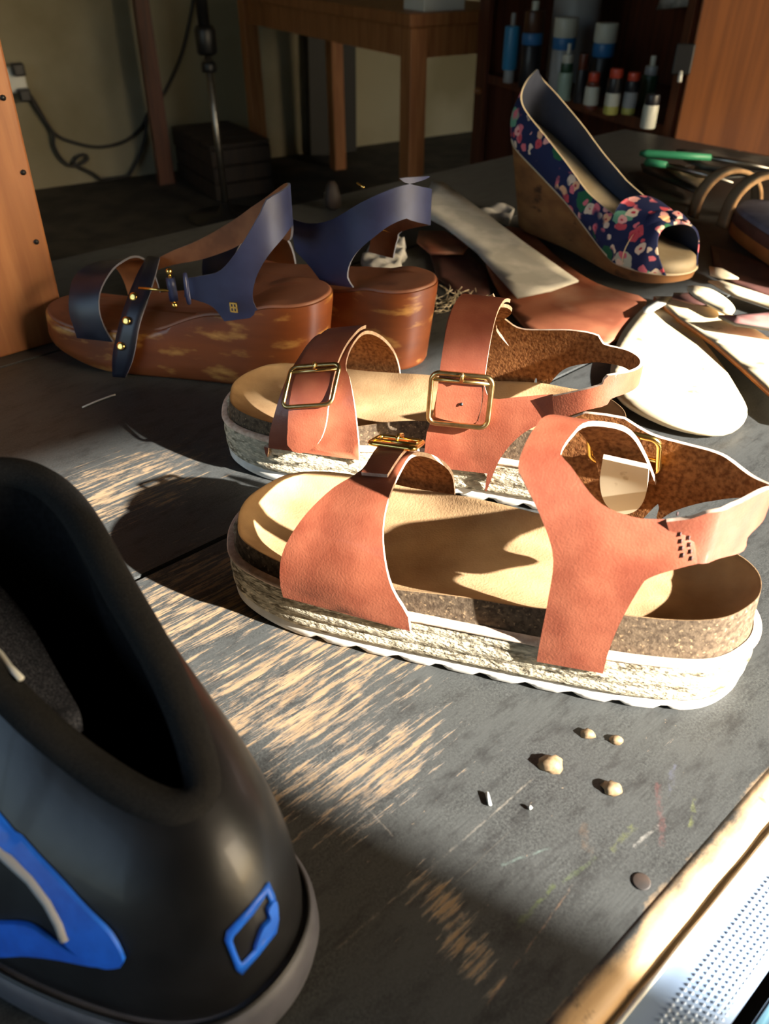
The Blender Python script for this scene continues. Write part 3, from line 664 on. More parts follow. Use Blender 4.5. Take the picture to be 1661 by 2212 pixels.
    (a_, f_), = trace(fn6, [(998, 873)], (.17, .8)); h = L.T(a_, f_, .0062)
    MB().tube([h, h + (L.T(a_, f_, .02) - L.T(a_, f_, .01)).normalized() * .0004], .0011, 8).build('punched_hole', 'black', root)
espadrille(LB, True, 'cognac leather platform sandal with two square buckles, half shaded, behind the sunlit one', straps_back)

# ================================================================== WOODEN PLATFORM SANDALS WITH NAVY STRAPS
WOUT = [(0, 0), (.006, -.018), (.025, -.033), (.06, -.039), (.1, -.039), (.15, -.0365), (.2, -.0355), (.245, -.034), (.268, -.024), (.277, -.004), (.273, .014), (.255, .030), (.22, .0345), (.17, .034), (.12, .037), (.07, .041), (.03, .037), (.008, .02)]
wnear = lambda a: interp(a, [0, .025, .06, .15, .245, .28], [-.02, -.033, -.039, -.0365, -.034, -.015])
wfar = lambda a: interp(a, [0, .03, .07, .17, .255, .28], [.02, .037, .041, .034, .03, .012])
wtop = lambda a: interp(a, [0, .05, .1, .18, .23, .28], [.040, .035, .037, .060, .071, .074])
def wood_sandal(L_, label, straps):
    root = thing('wooden_sandal', label, 'sandal', L_.W(.15, 0, 0), 'pair of wooden platform sandals with navy straps')
    ol = even([(a * .957, b, 0) for a, b in WOUT], 120, True); nr = []
    for i in range(120):
        t = (ol[(i + 1) % 120] - ol[i - 1]).normalized(); nr.append(Vector((t.y, -t.x, 0)))
    zb = lambda a: .024 * max(0, 1 - a / .075) ** 1.6
    def ring(t, d=0.0, dz=0.0):
        out = []
        for p, n_ in zip(ol, nr):
            ins = -(1 - t) * (-.002 + .014 * max(0, (p.x - .2) / .08)) + d
            out.append(L_.W(p.x + n_.x * ins, p.y + n_.y * ins, zb(p.x) + (wtop(p.x) - zb(p.x)) * t + dz))
        return out
    sole = MB().loft([ring(0, -.003), ring(.02, -.001), ring(.06), ring(.3), ring(.6), ring(.9), ring(1, -.0006), ring(1, -.0022, .0006)])
    sole.build('platform', 'platform', root, sharp=60)
    MB().loft([ring(1, -.0018, .0004), ring(1, -.0022, .002), ring(1, -.003, .0026), ring(1, -.0045, .0024), ring(1, -.007, .0026), ring(1, -.014, .0022)]).build('insole', 'insole_brown', root, sharp=60)
    straps(root, L_); return root
WA1 = rad(-14); heel1 = P(718, 628, .074); O1 = heel1 - Vector((math.cos(WA1), math.sin(WA1), 0)) * .265 - Vector((0, .006, 0))
L1w = Last((O1.x, O1.y), WA1, wnear, wfar, wtop, lambda a: interp(a, [.02, .05, .1], [.036, .042, .05]))
def navy(root, name, L_, outline, fn=None, iso=(1, .05), m_='navy', inner='brown_lining', rim='navy_edge', lift=0.0, step=.005, thick=.0018):
    return patch(root, name, L_, outline, lift=lift, thick=thick, mats=m_, inner=inner, rim=rim, step=step, fn=fn, iso=iso)
def straps_w1(root, L):
    le = trace(L.T, [(165, 715), (153, 680), (152, 640), (166, 596)], (.03, .2)); re = trace(L.T, [(246, 738), (222, 695), (216, 640), (240, 590)], (.08, .2))
    pass
    le = [(le[0][0], -.08)] + le + [(le[-1][0] + .006, rad(120)), (le[-1][0] + .008, rad(183))]; re = [(re[0][0], -.08)] + re + [(re[-1][0] + .004, rad(120)), (re[-1][0] + .006, rad(183))]
    navy(root, 'toe_band', L, curve2(le, 24) + curve2(re, 24)[::-1], m_='navy_dark')
    # quarter, heel loop and far side in one band
    fn, S = wallmap(L, [(.06, -.044), (.12, -.0425), (.165, -.0405), (.19, -.039), (.209, -.034), (.225, -.024), (.233, -.008), (.230, .01), (.213, .026), (.185, .034), (.145, .040), (.1, .044), (.05, .045)])
    nt_ = trace(fn, [(400, 600), (440, 594), (478, 582), (520, 530), (560, 462), (584, 424)], (.08, .09)); nb_ = trace(fn, [(400, 640), (430, 648), (462, 662), (486, 692)], (.08, .07))
    ne_ = trace(fn, [(566, 682), (546, 645), (556, 590), (592, 532), (630, 486)], (.14, .07))
    ft_ = trace(fn, [(560, 436), (500, 478), (430, 518), (370, 543), (325, 566)], (S * .62, .11))
    pass
    far_t = [(s_, z) for s_, z in ft_]; w_ = [.024, .022, .017, .012, .009]
    far_b = [(s_, z - k) for (s_, z), k in zip(ft_, w_)]
    hs = (nt_[-1][0] + ft_[0][0]) / 2
    out = loop2(nt_ + [(hs, max(nt_[-1][1], ft_[0][1]) + .001)] + far_t, 60) + loop2(far_b[::-1] + [(hs + .006, far_b[0][1] - .001)] + ne_[::-1], 60) + loop2(nb_[::-1], 14)
    navy(root, 'ankle_strap', L, out, fn=fn, iso=(1, 1))
    # loose punched strap end hanging over the near side
    c3 = [L.PB(332, 556, .04), L.PB(318, 590, .0), L.PB(300, 640, -.028), L.PB(280, 700, -.043), L.PB(266, 770, -.050), L.PB(264, 842, -.050)]
    for p in c3: p.z = max(p.z, .0025)
    hw = [.006, .008, .009, .009, .0095, .006]; side = L.e1
    tp_ = [p - side * k for p, k in zip(c3, hw)]; bt_ = [p + side * k for p, k in zip(c3, hw)]
    f2, n, m = strip(tp_, bt_, 40, 4)
    tail = MB().grid(f2, n, m).build('strap_end', 'navy_dark', root, thick=.0018, rim='navy_edge', offset=0)
    for q in ((288, 641), (273, 693), (261, 748)):
        b_ = interp(q[1], [640, 700, 770], [-.0300, -.0450, -.0520]); c = L.PB(q[0], q[1], b_); nn = (-L.e2 + Vector((0, 0, .55))).normalized(); M3 = nn.to_track_quat('Z', 'Y').to_matrix()
        MB().lathe([(.0015, .0012), (.0032, .0012), (.0036, .0004), (.0036, -.0004)], c, 16, M3).build('eyelet', 'gold', tail)
    # buckle: bar with two ball ends, prong and leather keeper
    c = L.PB(372, 626, -.047); up = Vector((0, 0, 1)); bar = MB().tube([c - up * .011, c + up * .0135], .0012, 8)
    bk = bar.build('buckle', 'gold', root)
    for p_ in (c - up * .0125, c + up * .0145): MB().lathe([(.0004, -.0026), (.002, -.002), (.0026, 0), (.002, .002), (.0004, .0026)], p_, 12).build('ball_end', 'gold', bk)
    MB().tube([c - L.e2 * .002, c - L.e1 * .027 - L.e2 * .003], .0012, 8).build('prong', 'gold', bk)
    MB().loft([[p + L.e1 * (.0035 * math.cos(t)) + L.e2 * (.0035 * math.sin(t)) for t in [k / 12 * math.tau for k in range(12)]] for p in (c - up * .0085, c - up * .003, c + up * .003, c + up * .0095)]).build('strap_fold', 'navy', root)
    kc = L.PB(404, 624, -.0465)
    MB().tube([kc + L.e1 * (.0028 * math.cos(t) * .6) - L.e2 * (.0045 * math.cos(t)) + up * (.0115 * math.sin(t)) for t in [k / 24 * math.tau for k in range(24)]], .0016, 6, True).build('keeper_loop', 'navy', root)
    # small square metal emblem
    c = L.PB(505, 664, -.0445); e = MB()
    for dx, dz, w1, h1 in ((-.0026, 0, .0012, .008), (.0026, 0, .0012, .008), (0, .0034, .0064, .0012), (0, -.0034, .0064, .0012), (0, 0, .0064, .0012), (0, .0, .0011, .008)):
        e.box(c + L.e1 * dx + up * dz, (w1, .0012, h1), WA1)
    e.build('metal_emblem', 'gold', root, smooth=False)
wood_sandal(L1w, 'wooden platform sandal with navy strap, gold eyelets and buckle, by the timber post', straps_w1)
c2 = P(857, 597, .074); ang2 = rad(-37); e12 = Vector((math.cos(ang2), math.sin(ang2), 0)); O2 = c2 - e12 * .228
L2w = Last((O2.x, O2.y), ang2, wnear, wfar, wtop, lambda a: interp(a, [.02, .05, .1], [.036, .042, .05]))
def straps_w2(root, L):
    navy(root, 'toe_band', L, curve2([(.02, -.08), (.026, rad(90)), (.024, rad(183))], 24) + curve2([(.07, -.08), (.066, rad(90)), (.07, rad(183))], 24)[::-1], m_='navy_dark')
    fn, S = wallmap(L, [(.08, -.044), (.12, -.0425), (.16, -.0405), (.19, -.039), (.214, -.037), (.234, -.028), (.246, -.01), (.248, .01), (.239, .028), (.218, .037), (.19, .039), (.155, .039)])
    nt_ = trace(fn, [(628, 470), (672, 482), (722, 472), (790, 432), (860, 402), (925, 380)], (.05, .11)); nb_ = trace(fn, [(640, 540), (672, 575), (700, 612)], (.04, .08))
    ne_ = trace(fn, [(765, 620), (752, 595), (764, 556), (800, 518), (860, 476), (938, 446)], (.1, .08))
    fi_ = trace(fn, [(843, 500), (838, 540), (842, 566)], (S * .75, .1)); fo_ = trace(fn, [(938, 450), (912, 492), (896, 530), (886, 566)], (S * .6, .1))
    pass
    sr = S * .56
    out = loop2(nt_ + [(sr, nt_[-1][1] + .002), (S - .025, .118), (S - .018, .095), (S - .012, .072)], 60) + loop2([(S - .04, .072), (S - .045, .09), (S - .055, .1), (sr + .004, ne_[-1][1] - .001)] + ne_[::-1], 60) + loop2(nb_[::-1], 12)
    navy(root, 'ankle_strap', L, out, fn=fn, iso=(1, 1))
    c = L.PB(786, 405, .0425); MB().tube([c, L.PB(772, 396, .047), ], .0011, 8).build('prong', 'gold', root)
    c = L.PB(830, 478, .040); buckle(root, c + Vector((0, 0, 0)), L.e1, Vector((0, 0, 1)), .018, .016, .0011, 'gold')
wood_sandal(L2w, 'wooden platform sandal seen heel first, behind the one with gold eyelets', straps_w2)

# ================================================================== FLORAL WEDGE SHOE
FA = rad(-58); f1 = Vector((math.cos(FA), math.sin(FA), 0)); f2v = Vector((-math.sin(FA), math.cos(FA), 0)); FO = Vector((.183, 1.018, .0068))
def FW(a, b, z): return FO + f1 * a + f2v * b + Vector((0, 0, z))
shoe = thing('wedge_shoe', 'navy floral peep toe wedge shoe with cork heel', 'shoe', FW(.12, 0, -.004))
FOUT = [(-.027, 0), (-.021, -.02), (.0, -.030), (.05, -.031), (.1, -.031), (.15, -.038), (.19, -.044), (.225, -.040), (.248, -.024), (.256, -.002), (.250, .02), (.23, .037), (.195, .042), (.15, .036), (.1, .029), (.05, .029), (.0, .027), (-.021, .019)]
def fz(a):
    t = max(0, min(1, (a + .03) / .225)); return .013 + .089 * (1 - t) ** 1.25 * (1 + .35 * t)
fol = even([(a, b, 0) for a, b in FOUT], 120, True); fnr = []
for i in range(120):
    t = (fol[(i + 1) % 120] - fol[i - 1]).normalized(); fnr.append(Vector((t.y, -t.x, 0)))
def fring(t, d=0.0, dz=0.0):
    out = []
    for p, n_ in zip(fol, fnr):
        lo = .004 * max(0, (p.x - .2) / .05) ** 2; back = max(0, 1 - p.x / .1)
        q = d - .002 * (1 - t); out.append(FW(p.x + n_.x * q + (1 - t) * .022 * back, p.y + n_.y * q * 1, lo + (fz(p.x) - lo) * t + dz))
    return out
MB().loft([fring(0, -.002), fring(.04), fring(.3), fring(.6), fring(.93), fring(1, .0006), fring(1, -.001, .0004)]).build('cork_wedge', 'cork', shoe, sharp=60)
MB().loft([fring(.985, .0006), fring(1, .0012, .0004), fring(1.0, .0002, .0016), fring(1, -.003, .0018)], caps=False).build('welt', 'cream_edge', shoe)
MB().loft([fring(1, -.001, .001), fring(1, -.003, .010), fring(1, -.007, .013), fring(1, -.014, .0125)]).build('insole', 'beige_insole', shoe)
# upper: side walls round the heel, from the throat on one side to the throat on the other
def fwall(u, v, lift=0.0):
    # u 0..1 runs near side throat -> heel -> far side throat
    i0, tot = 0, 0
    a_ = [(.205, -.0435), (.17, -.041), (.13, -.0345), (.09, -.0305), (.05, -.031), (.0, -.030), (-.021, -.02), (-.027, 0), (-.021, .019), (.0, .027), (.05, .029), (.09, .0285), (.13, .033), (.17, .039), (.205, .041)]
    t = u * (len(a_) - 1); i = min(int(t), len(a_) - 2); f = t - i
    g = lambda j: Vector((*a_[max(0, min(len(a_) - 1, j))], 0))
    p0, p1, p2, p3 = g(i - 1), g(i), g(i + 1), g(i + 2); p = .5 * (2 * p1 + (p2 - p0) * f + (2 * p0 - 5 * p1 + 4 * p2 - p3) * f * f + (3 * p1 - p0 - 3 * p2 + p3) * f ** 3)
    d = ((p2 - p0) * (1 - f) + (p3 - p1) * f).normalized(); nrm = Vector((d.y, -d.x, 0)); nrm = Vector((-nrm.x, -nrm.y, 0)) if False else nrm
    q_ = abs(u - .5) * 2; h = .070 - .062 * q_ + .018 * q_ * q_ + .014 * max(0, q_ - .7) / .3; h *= interp(q_, [.05, .35, .65, 1], [1, .82, .82, 1]) if u < .5 else 1
    bul = .004 * math.sin(math.pi * min(1, v * 1.1)) - .006 * v * v * interp(abs(u - .5) * 2, [0, .3, .6, 1], [2.6, .6, .6, 2.2])
    q = p - nrm * (-1) * 0 + Vector((d.y, -d.x, 0)) * (-(bul + lift))
    return FW(q.x, q.y, fz(p.x) + .001 + h * v)
mb = MB(); nu, nv = 100, 9
fo_, fi_ = [], []
wall_o = [[fwall(i / (nu - 1), j / (nv - 1), .0009) for j in range(nv)] for i in range(nu)]
wall_i = [[fwall(i / (nu - 1), j / (nv - 1), -.0009) for j in range(nv)] for i in range(nu)]
def twosided(o, i_, mats, name, parent, rim_rows=True):
    mb = MB(); nu, nv = len(o), len(o[0]); n = nu * nv; mb.v = [p for r in o for p in r] + [p for r in i_ for p in r]
    for a in range(nu - 1):
        for b in range(nv - 1):
            q = (a * nv + b, (a + 1) * nv + b, (a + 1) * nv + b + 1, a * nv + b + 1); mb.f.append(q); mb.m.append(0); mb.f.append(tuple(k + n for k in q[::-1])); mb.m.append(1)
        for b in (0, nv - 1):
            q = (a * nv + b, (a + 1) * nv + b, (a + 1) * nv + b + n, a * nv + b + n); mb.f.append(q if b else q[::-1]); mb.m.append(2)
    for a in (0, nu - 1):
        for b in range(nv - 1):
            q = (a * nv + b, a * nv + b + 1, a * nv + b + 1 + n, a * nv + b + n); mb.f.append(q); mb.m.append(2)
    return mb.build(name, mats, parent, sharp=60)
twosided(wall_o, wall_i, ['floral', 'lining', 'cream_edge'], 'upper', shoe)
# vamp: arched front with the peep toe opening at its end
def vamp(u, v, lift=0.0):
    ph = math.pi * u; s_ = math.sin(ph); a = interp(v, [0, 1], [.168 + .014 * (1 - s_), .249 - .022 * s_ ** .7]); a = a if v else .168 + .014 * (1 - s_)
    nb = interp(a, [.15, .19, .225, .248, .256], [-.038, -.0445, -.041, -.027, -.012]); fb = interp(a, [.15, .195, .23, .25, .256], [.036, .0425, .038, .022, .01])
    hh = interp(a, [.16, .19, .22, .25], [.050, .051, .046, .036]); c = math.cos(ph); m_ = (nb + fb) / 2; w_ = (fb - nb) / 2 + lift
    return FW(a, m_ - w_ * math.copysign(abs(c) ** .75, c), fz(a) + .0008 + (hh + lift) * s_ ** .8 + .002 * math.sin(9 * u + 6 * v) * s_)
twosided([[vamp(i / 40, j / 16, .0009) for j in range(17)] for i in range(41)], [[vamp(i / 40, j / 16, -.0009) for j in range(17)] for i in range(41)], ['floral', 'lining', 'floral'], 'vamp', shoe)
# twisted knot of fabric above the opening
kc = FW(.214, -.002, fz(.214) + .0475)
for dx, dy, a in ((-.004, -.016, .5), (.003, .014, -.5)):
    MB().grid(lambda u, v: kc + f1 * ((u - .5) * .022 + dx) + f2v * ((v - .5) * .03 + dy) + Vector((0, 0, .0052 * (1 - (2 * u - 1) ** 2) * (1 - .5 * abs(2 * v - 1)) - .016 * (abs((v - .5) * .03 + dy) / .03) ** 2 + .001)), 12, 12).build('fabric_knot', 'floral', shoe, thick=.002)

# ================================================================== BLACK SNEAKER
SA = rad(147); s1 = Vector((math.cos(SA), math.sin(SA), 0)); s2 = Vector((math.sin(SA), -math.cos(SA), 0)); SO = Vector((-.0325, .116, 0))
def SW(a, b, z): return SO + s1 * a + s2 * b + Vector((0, 0, z))
sneak = thing('sneaker', 'black sneaker with bright blue side stripes in the near left corner', 'shoe', SW(.14, 0, 0))
SOL = [(0, 0), (.006, .021), (.025, .034), (.06, .038), (.1, .038), (.15, .042), (.2, .047), (.25, .041), (.28, .022), (.288, 0), (.28, -.03), (.25, -.052), (.2, -.060), (.15, -.060), (.1, -.057), (.06, -.050), (.025, -.038), (.006, -.022)]
RIMP = [(452, 1722, .090), (446, 1640, .094), (402, 1500, .104), (332, 1350, .116), (244, 1195, .127), (152, 1068, .134), (60, 1010, .138), (-60, 1010, .138), (-190, 1075, .134), (-250, 1150, .130), (-255, 1230, .126), (-200, 1320, .122), (-100, 1420, .117), (-20, 1500, .111), (80, 1585, .105), (190, 1665, .098), (310, 1735, .093), (402, 1760, .090)]
NS = 144
solr = cr([(a, b, 0) for a, b in SOL], NS, True); rimr = cr([P(x, y, z) for x, y, z in RIMP], NS, True)
snr = []
for i in range(NS):
    t = (solr[(i + 1) % NS] - solr[i - 1]).normalized(); snr.append(Vector((-t.y, t.x, 0)))
def sring(d, z): return [SW(p.x + n_.x * d, p.y + n_.y * d, z) for p, n_ in zip(solr, snr)]
MB().loft([sring(-.004, 0), sring(-.001, .0012), sring(.0005, .005), sring(.002, .014), sring(.0015, .024), sring(0, .0278), sring(-.004, .0288)], flip=True).build('sole', 'grey_rubber', sneak, sharp=60)
MB().tube([SW(p.x + n_.x * -.0012, p.y + n_.y * -.0012, .0288) for p, n_ in zip(solr, snr)], .0009, 6, True).build('welt_stitching', 'black', sneak)
basr = sring(-.0035, .028)
def swall(u, v, lift=0.0):
    t = (u % 1) * NS; i = int(t) % NS; f = t - int(t); j = (i + 1) % NS
    b = basr[i].lerp(basr[j], f); r = rimr[i].lerp(rimr[j], f); n_ = snr[i].lerp(snr[j], f); no = s1 * n_.x + s2 * n_.y
    bul = (.0085 if .2 < u < .8 else .0075) * max(0, math.sin(math.pi * v)) ** .8 + lift
    return b.lerp(r, v) + no * bul + Vector((0, 0, .006 * math.sin(math.pi * v)))
nv = 14
MB().loft([[swall(i / NS, k / nv) for i in range(NS)] for k in range(nv + 1)], caps=False, flip=True).build('upper', 'sneaker', sneak)
cen = sum(rimr, Vector()) / NS
def inr(d, dz):
    out = []
    for p in rimr:
        q = Vector((cen.x - p.x, cen.y - p.y, 0)); out.append(p + q.normalized() * d + Vector((0, 0, dz)))
    return out
flo = [SW(.03 + .13 * (.5 - .5 * math.cos(i / NS * math.tau)), (.022 + .004 * math.sin(i / NS * math.pi)) * math.sin(i / NS * math.tau), .034) for i in range(NS)]
midl = [a.lerp(b, .5) for a, b in zip(inr(.012, -.01), flo)]
MB().loft([inr(.002, -.004), inr(.006, .001), inr(.0095, -.001), inr(.012, -.008), midl, flo], caps=False).build('lining', 'inside', sneak)
MB().add(flo, [tuple(range(NS))]).build('insole', 'inside', sneak)
MB().tube(inr(.0042, -.0015), .0062, 10, True).build('padded_collar', 'mesh', sneak)
# tongue standing inside the opening, with its pale loop
tg = [(-150, 1190), (-60, 1225), (0, 1278), (60, 1340), (120, 1440), (172, 1535), (150, 1560), (70, 1530), (0, 1480), (-80, 1430), (-160, 1400)]
tz = .098
tpts = [P(x, y, tz) for x, y in tg]
MB().sheet([(p.x, p.y) for p in even(tpts, 50, True)], lambda x, y: Vector((x, y, tz + .25 * max(0, (Vector((x, y, 0)) - SO).dot(s1) - .1) - 2.0 * ((Vector((x, y, 0)) - SO).dot(s2) + .012) ** 2 * 3)), .006).build('tongue', 'tongue', sneak, thick=.006, offset=-1)
MB().tube([P(x, y, tz + .016) for x, y in ((-30, 1385), (0, 1412), (20, 1440), (46, 1466))], .0011, 8).build('pull_loop', 'white_plastic', sneak)
def spatch(name, pts, m_, g, lift=.0004, thick=.0014, n=60, rim=None):
    uv = trace(swall, pts, g); e_ = even([(a * .7, b * .08, 0) for a, b in uv], n, True)
    return patch(sneak, name, None, [(p.x / .7, p.y / .08) for p in e_], lift=lift, thick=thick, mats=m_, inner=m_, rim=rim or m_, fn=swall, iso=(.7, .08), step=.004)
spatch('side_stripe', [(-60, 1700), (0, 1752), (70, 1825), (134, 1893), (200, 1965), (246, 2012), (272, 2066), (252, 2080), (215, 2076), (150, 2032), (112, 1945), (72, 1893), (0, 1832), (-60, 1780)], 'blue', (.88, .6))
spatch('side_stripe', [(-60, 1985), (0, 1985), (67, 1990), (128, 2030), (190, 2062), (214, 2077), (130, 2062), (60, 2055), (0, 2058), (-60, 2060)], 'blue', (.86, .3))
pp = trace(lambda u, v: swall(u, v, .0015), [(-60, 1790), (0, 1840), (66, 1900), (104, 1950), (128, 1995), (141, 2030)], (.85, .5))
MB().tube([swall(u, v, .0015) for u, v in pp], .0016, 8).build('piping', 'greypipe', sneak)
# blue heel emblem: an outlined lozenge with a small leaping figure
lo_ = [(576, 1903), (588, 1932), (597, 1980), (592, 2010), (556, 2056), (520, 2099), (508, 2090), (494, 2052), (484, 2028), (488, 2008), (530, 1962)]
li_ = [(571, 1927), (580, 1948), (586, 1982), (581, 2003), (549, 2044), (521, 2076), (515, 2070), (505, 2045), (499, 2026), (502, 2016), (541, 1971)]
fo = trace(swall, lo_, (.99, .25)); fi = trace(swall, li_, (.99, .25)); n = len(fo)
def wu(l): return [(u if u > .5 else u + 1, v) for u, v in l]
MB().loft([[swall(u, v, .0006) for u, v in wu(fo)], [swall(u, v, .0012) for u, v in wu(fo)], [swall(u, v, .0012) for u, v in wu(fi)], [swall(u, v, .0006) for u, v in wu(fi)]], caps=False).build('heel_emblem', 'blue', sneak)
spatch('emblem_figure', [(588, 1940), (572, 1960), (577, 1980), (562, 1998), (552, 2024), (545, 2046), (556, 2036), (560, 2018), (572, 2022), (582, 2004), (592, 1980)], 'blue', (.99, .3), n=33)

# ================================================================== SCRAPS AND CLUTTER ON THE BENCH
def scrap(name, label, cat, pix, z, th, m_, rim=None, zf=None, n=0, group=None, step=.012):
    pts = [P(x, y, z) for x, y in pix]
    if n: pts = even(pts, n, True)
    c = sum(pts, Vector()) / len(pts); c.z = 0
    zf = zf or (lambda x, y: 0)
    o = MB().sheet([(p.x, p.y) for p in pts], lambda x, y: Vector((x, y, z + zf(x, y))), step).build(name, m_, thick=th, offset=-1, rim=rim, base=c)
    ups = sum(p_.normal.z for p_ in o.data.polygons)
    if ups < 0: o.data.flip_normals()
    return tag(o, label, cat, group)
def ramp_to(px0, px1, z, h):              # height rising from one pixel to another
    a, b = P(*px0, z), P(*px1, z); d = b - a
    return lambda x, y: h * max(0, min(1.3, (Vector((x, y, z)) - a).dot(d) / d.length_squared)) ** 1.4
scrap('leather_insole', 'rust brown leather insole lying under the grey felt strip', 'insole', [(1075, 492), (1140, 500), (1210, 560), (1290, 612), (1385, 640), (1395, 655), (1365, 700), (1325, 735), (1260, 752), (1190, 748), (1130, 700), (1085, 640), (1050, 560)], .006, .003, 'rust_leather', n=50)
scrap('felt_strip', 'long grey white felt strip running behind the wooden sandal heel', 'felt strip', [(930, 452), (955, 452), (1040, 492), (1140, 545), (1250, 606), (1190, 626), (1118, 642), (1080, 604), (1030, 560), (960, 520), (905, 500)], .012, .002, 'felt', zf=ramp_to((1180, 625), (930, 470), .012, .03), step=.015)
scrap('pale_insole', 'large pale undyed leather insole in full sun behind the sunlit sandal', 'insole', [(1398, 652), (1440, 655), (1500, 705), (1552, 765), (1592, 825), (1618, 880), (1590, 915), (1545, 924), (1480, 915), (1420, 895), (1358, 862), (1330, 830), (1322, 780), (1345, 710)], .012, .0035, 'pale_leather', rim='pale_leather', n=60, zf=lambda x, y: -.004)
scrap('pale_leather_sheet', 'pale leather sheet with brown edge at the right frame edge', 'leather', [(1412, 640), (1480, 640), (1560, 665), (1662, 730), (1740, 790), (1740, 900), (1662, 846), (1600, 790), (1540, 738), (1470, 690)], .014, .004, 'pale_leather', rim='tan_sole', step=.012)
scrap('pale_strip', 'short blunt pale leather strip pointing away from the floral toe', 'leather', [(1486, 618), (1530, 622), (1570, 645), (1588, 668), (1570, 676), (1540, 662), (1500, 640)], .022, .002, 'pale_leather', n=30)
scrap('pale_strip', 'narrow pale leather strip running to the right edge above the rose one', 'leather', [(1530, 606), (1560, 606), (1662, 640), (1740, 665), (1740, 690), (1662, 662), (1590, 640)], .010, .002, 'pale_leather')
scrap('pale_strip', 'small pale leather tip beside the floral toe', 'leather', [(1532, 574), (1560, 580), (1596, 600), (1560, 600), (1535, 592)], .010, .002, 'pale_leather')
scrap('rose_strip', 'flat rose coloured leather strip entering at the right edge', 'leather', [(1552, 680), (1590, 680), (1662, 672), (1740, 668), (1740, 720), (1662, 708), (1590, 698)], .026, .003, 'pink_leather', rim='grey_leather')
scrap('maroon_sheet', 'dark maroon leather sheet under the brown slide sandal', 'leather', [(1536, 530), (1600, 548), (1662, 575), (1740, 600), (1740, 700), (1662, 650), (1600, 620), (1545, 590)], .003, .002, 'maroon_leather')
scrap('grey_scrap', 'small silvery grey scrap under the floral toe', 'scrap', [(1388, 664), (1430, 640), (1448, 642), (1440, 655), (1410, 672), (1392, 676)], .0145, .001, 'felt')
scrap('maroon_strip', 'little dark brown leather strip between the pale pieces', 'leather', [(1455, 632), (1490, 632), (1545, 652), (1540, 660), (1500, 654), (1452, 642)], .021, .002, 'maroon_leather')
scrap('black_sheet', 'black rubber sheet lying behind the floral shoe', 'rubber', [(1358, 372), (1400, 366), (1440, 384), (1478, 412), (1490, 436), (1482, 468), (1440, 466), (1380, 410)], .018, .003, 'black_rubber')
scrap('black_strip', 'thin black rubber strip on top of the rubber sheet', 'rubber', [(1385, 352), (1420, 356), (1480, 385), (1530, 410), (1520, 420), (1460, 396), (1390, 368)], .030, .003, 'black_rubber')
scrap('beige_sheet', 'beige leather sheet directly behind the floral vamp', 'leather', [(1395, 400), (1440, 420), (1470, 436), (1480, 462), (1466, 490), (1436, 478), (1400, 450)], .008, .002, 'beige_sheet', n=30)
scrap('beige_strip', 'long beige strip lying in front of the green handles', 'leather', [(1425, 350), (1470, 356), (1512, 372), (1522, 386), (1512, 402), (1470, 382)], .036, .003, 'beige_sheet')
scrap('grey_sheet', 'wrinkled dark grey leather sheet at the top of the pile', 'leather', [(1462, 322), (1500, 316), (1560, 322), (1620, 336), (1740, 345), (1740, 385), (1662, 380), (1590, 372), (1520, 360), (1478, 346)], .044, .004, 'grey_leather', zf=lambda x, y: .004 * math.sin(x * 90) * math.sin(y * 60))
scrap('dark_sheet', 'black leather offcut under the wrinkled grey sheet', 'leather', [(1500, 362), (1560, 360), (1640, 352), (1662, 362), (1640, 376), (1560, 384), (1510, 378)], .040, .003, 'black_rubber')
scrap('paper_scrap', 'crumpled whitish paper scrap behind the cork heel', 'paper', [(1018, 455), (1050, 444), (1092, 440), (1110, 455), (1100, 480), (1060, 474)], .006, .002, 'paper', zf=lambda x, y: .004 * math.sin(x * 150) * math.sin(y * 130), step=.006)
scrap('brown_offcut', 'brown leather offcut lying behind the far wooden heel', 'leather', [(905, 498), (960, 498), (1010, 530), (1000, 545), (930, 545), (900, 520)], .012, .003, 'rust_leather')
scrap('dark_offcut', 'dark brown leather offcut in the shade beneath the felt strip', 'leather', [(930, 548), (1000, 540), (1050, 580), (1060, 640), (1000, 640), (945, 600)], .004, .003, 'maroon_leather')
scrap('wool_wad', 'small wad of whitish wool seen through the far heel strap', 'wool', [(782, 560), (800, 530), (840, 505), (870, 512), (872, 545), (850, 570), (810, 575)], .014, .012, 'paper', zf=lambda x, y: .004 * math.sin(x * 200) * math.cos(y * 180), n=30, step=.006)
# two pincers handles
for (xa, ya), (xb, yb), lab in (((1382, 331), (1536, 340), 'long light green tool handle lying on the pile'), ((1392, 350), (1440, 356), 'short green tool handle below the long one')):
    a, b = P(xa, ya, .055 if ya < 340 else .05), P(xb, yb, .055 if ya < 340 else .05)
    t_ = thing('hand_tool', lab, 'tool', Vector((a.x, a.y, .04)), 'green handled tools')
    MB().tube([a, a.lerp(b, .1), a.lerp(b, .5), b], [.003, .0055, .005, .0042], 10).build('handle', 'green', t_)
    d = (b - a).normalized(); MB().tube([b - d * .01, b + d * .05 - Vector((0, 0, .006)), b + d * .09 - Vector((0, 0, .012))], [.003, .004, .002], 8).build('blade', 'gunmetal', t_)
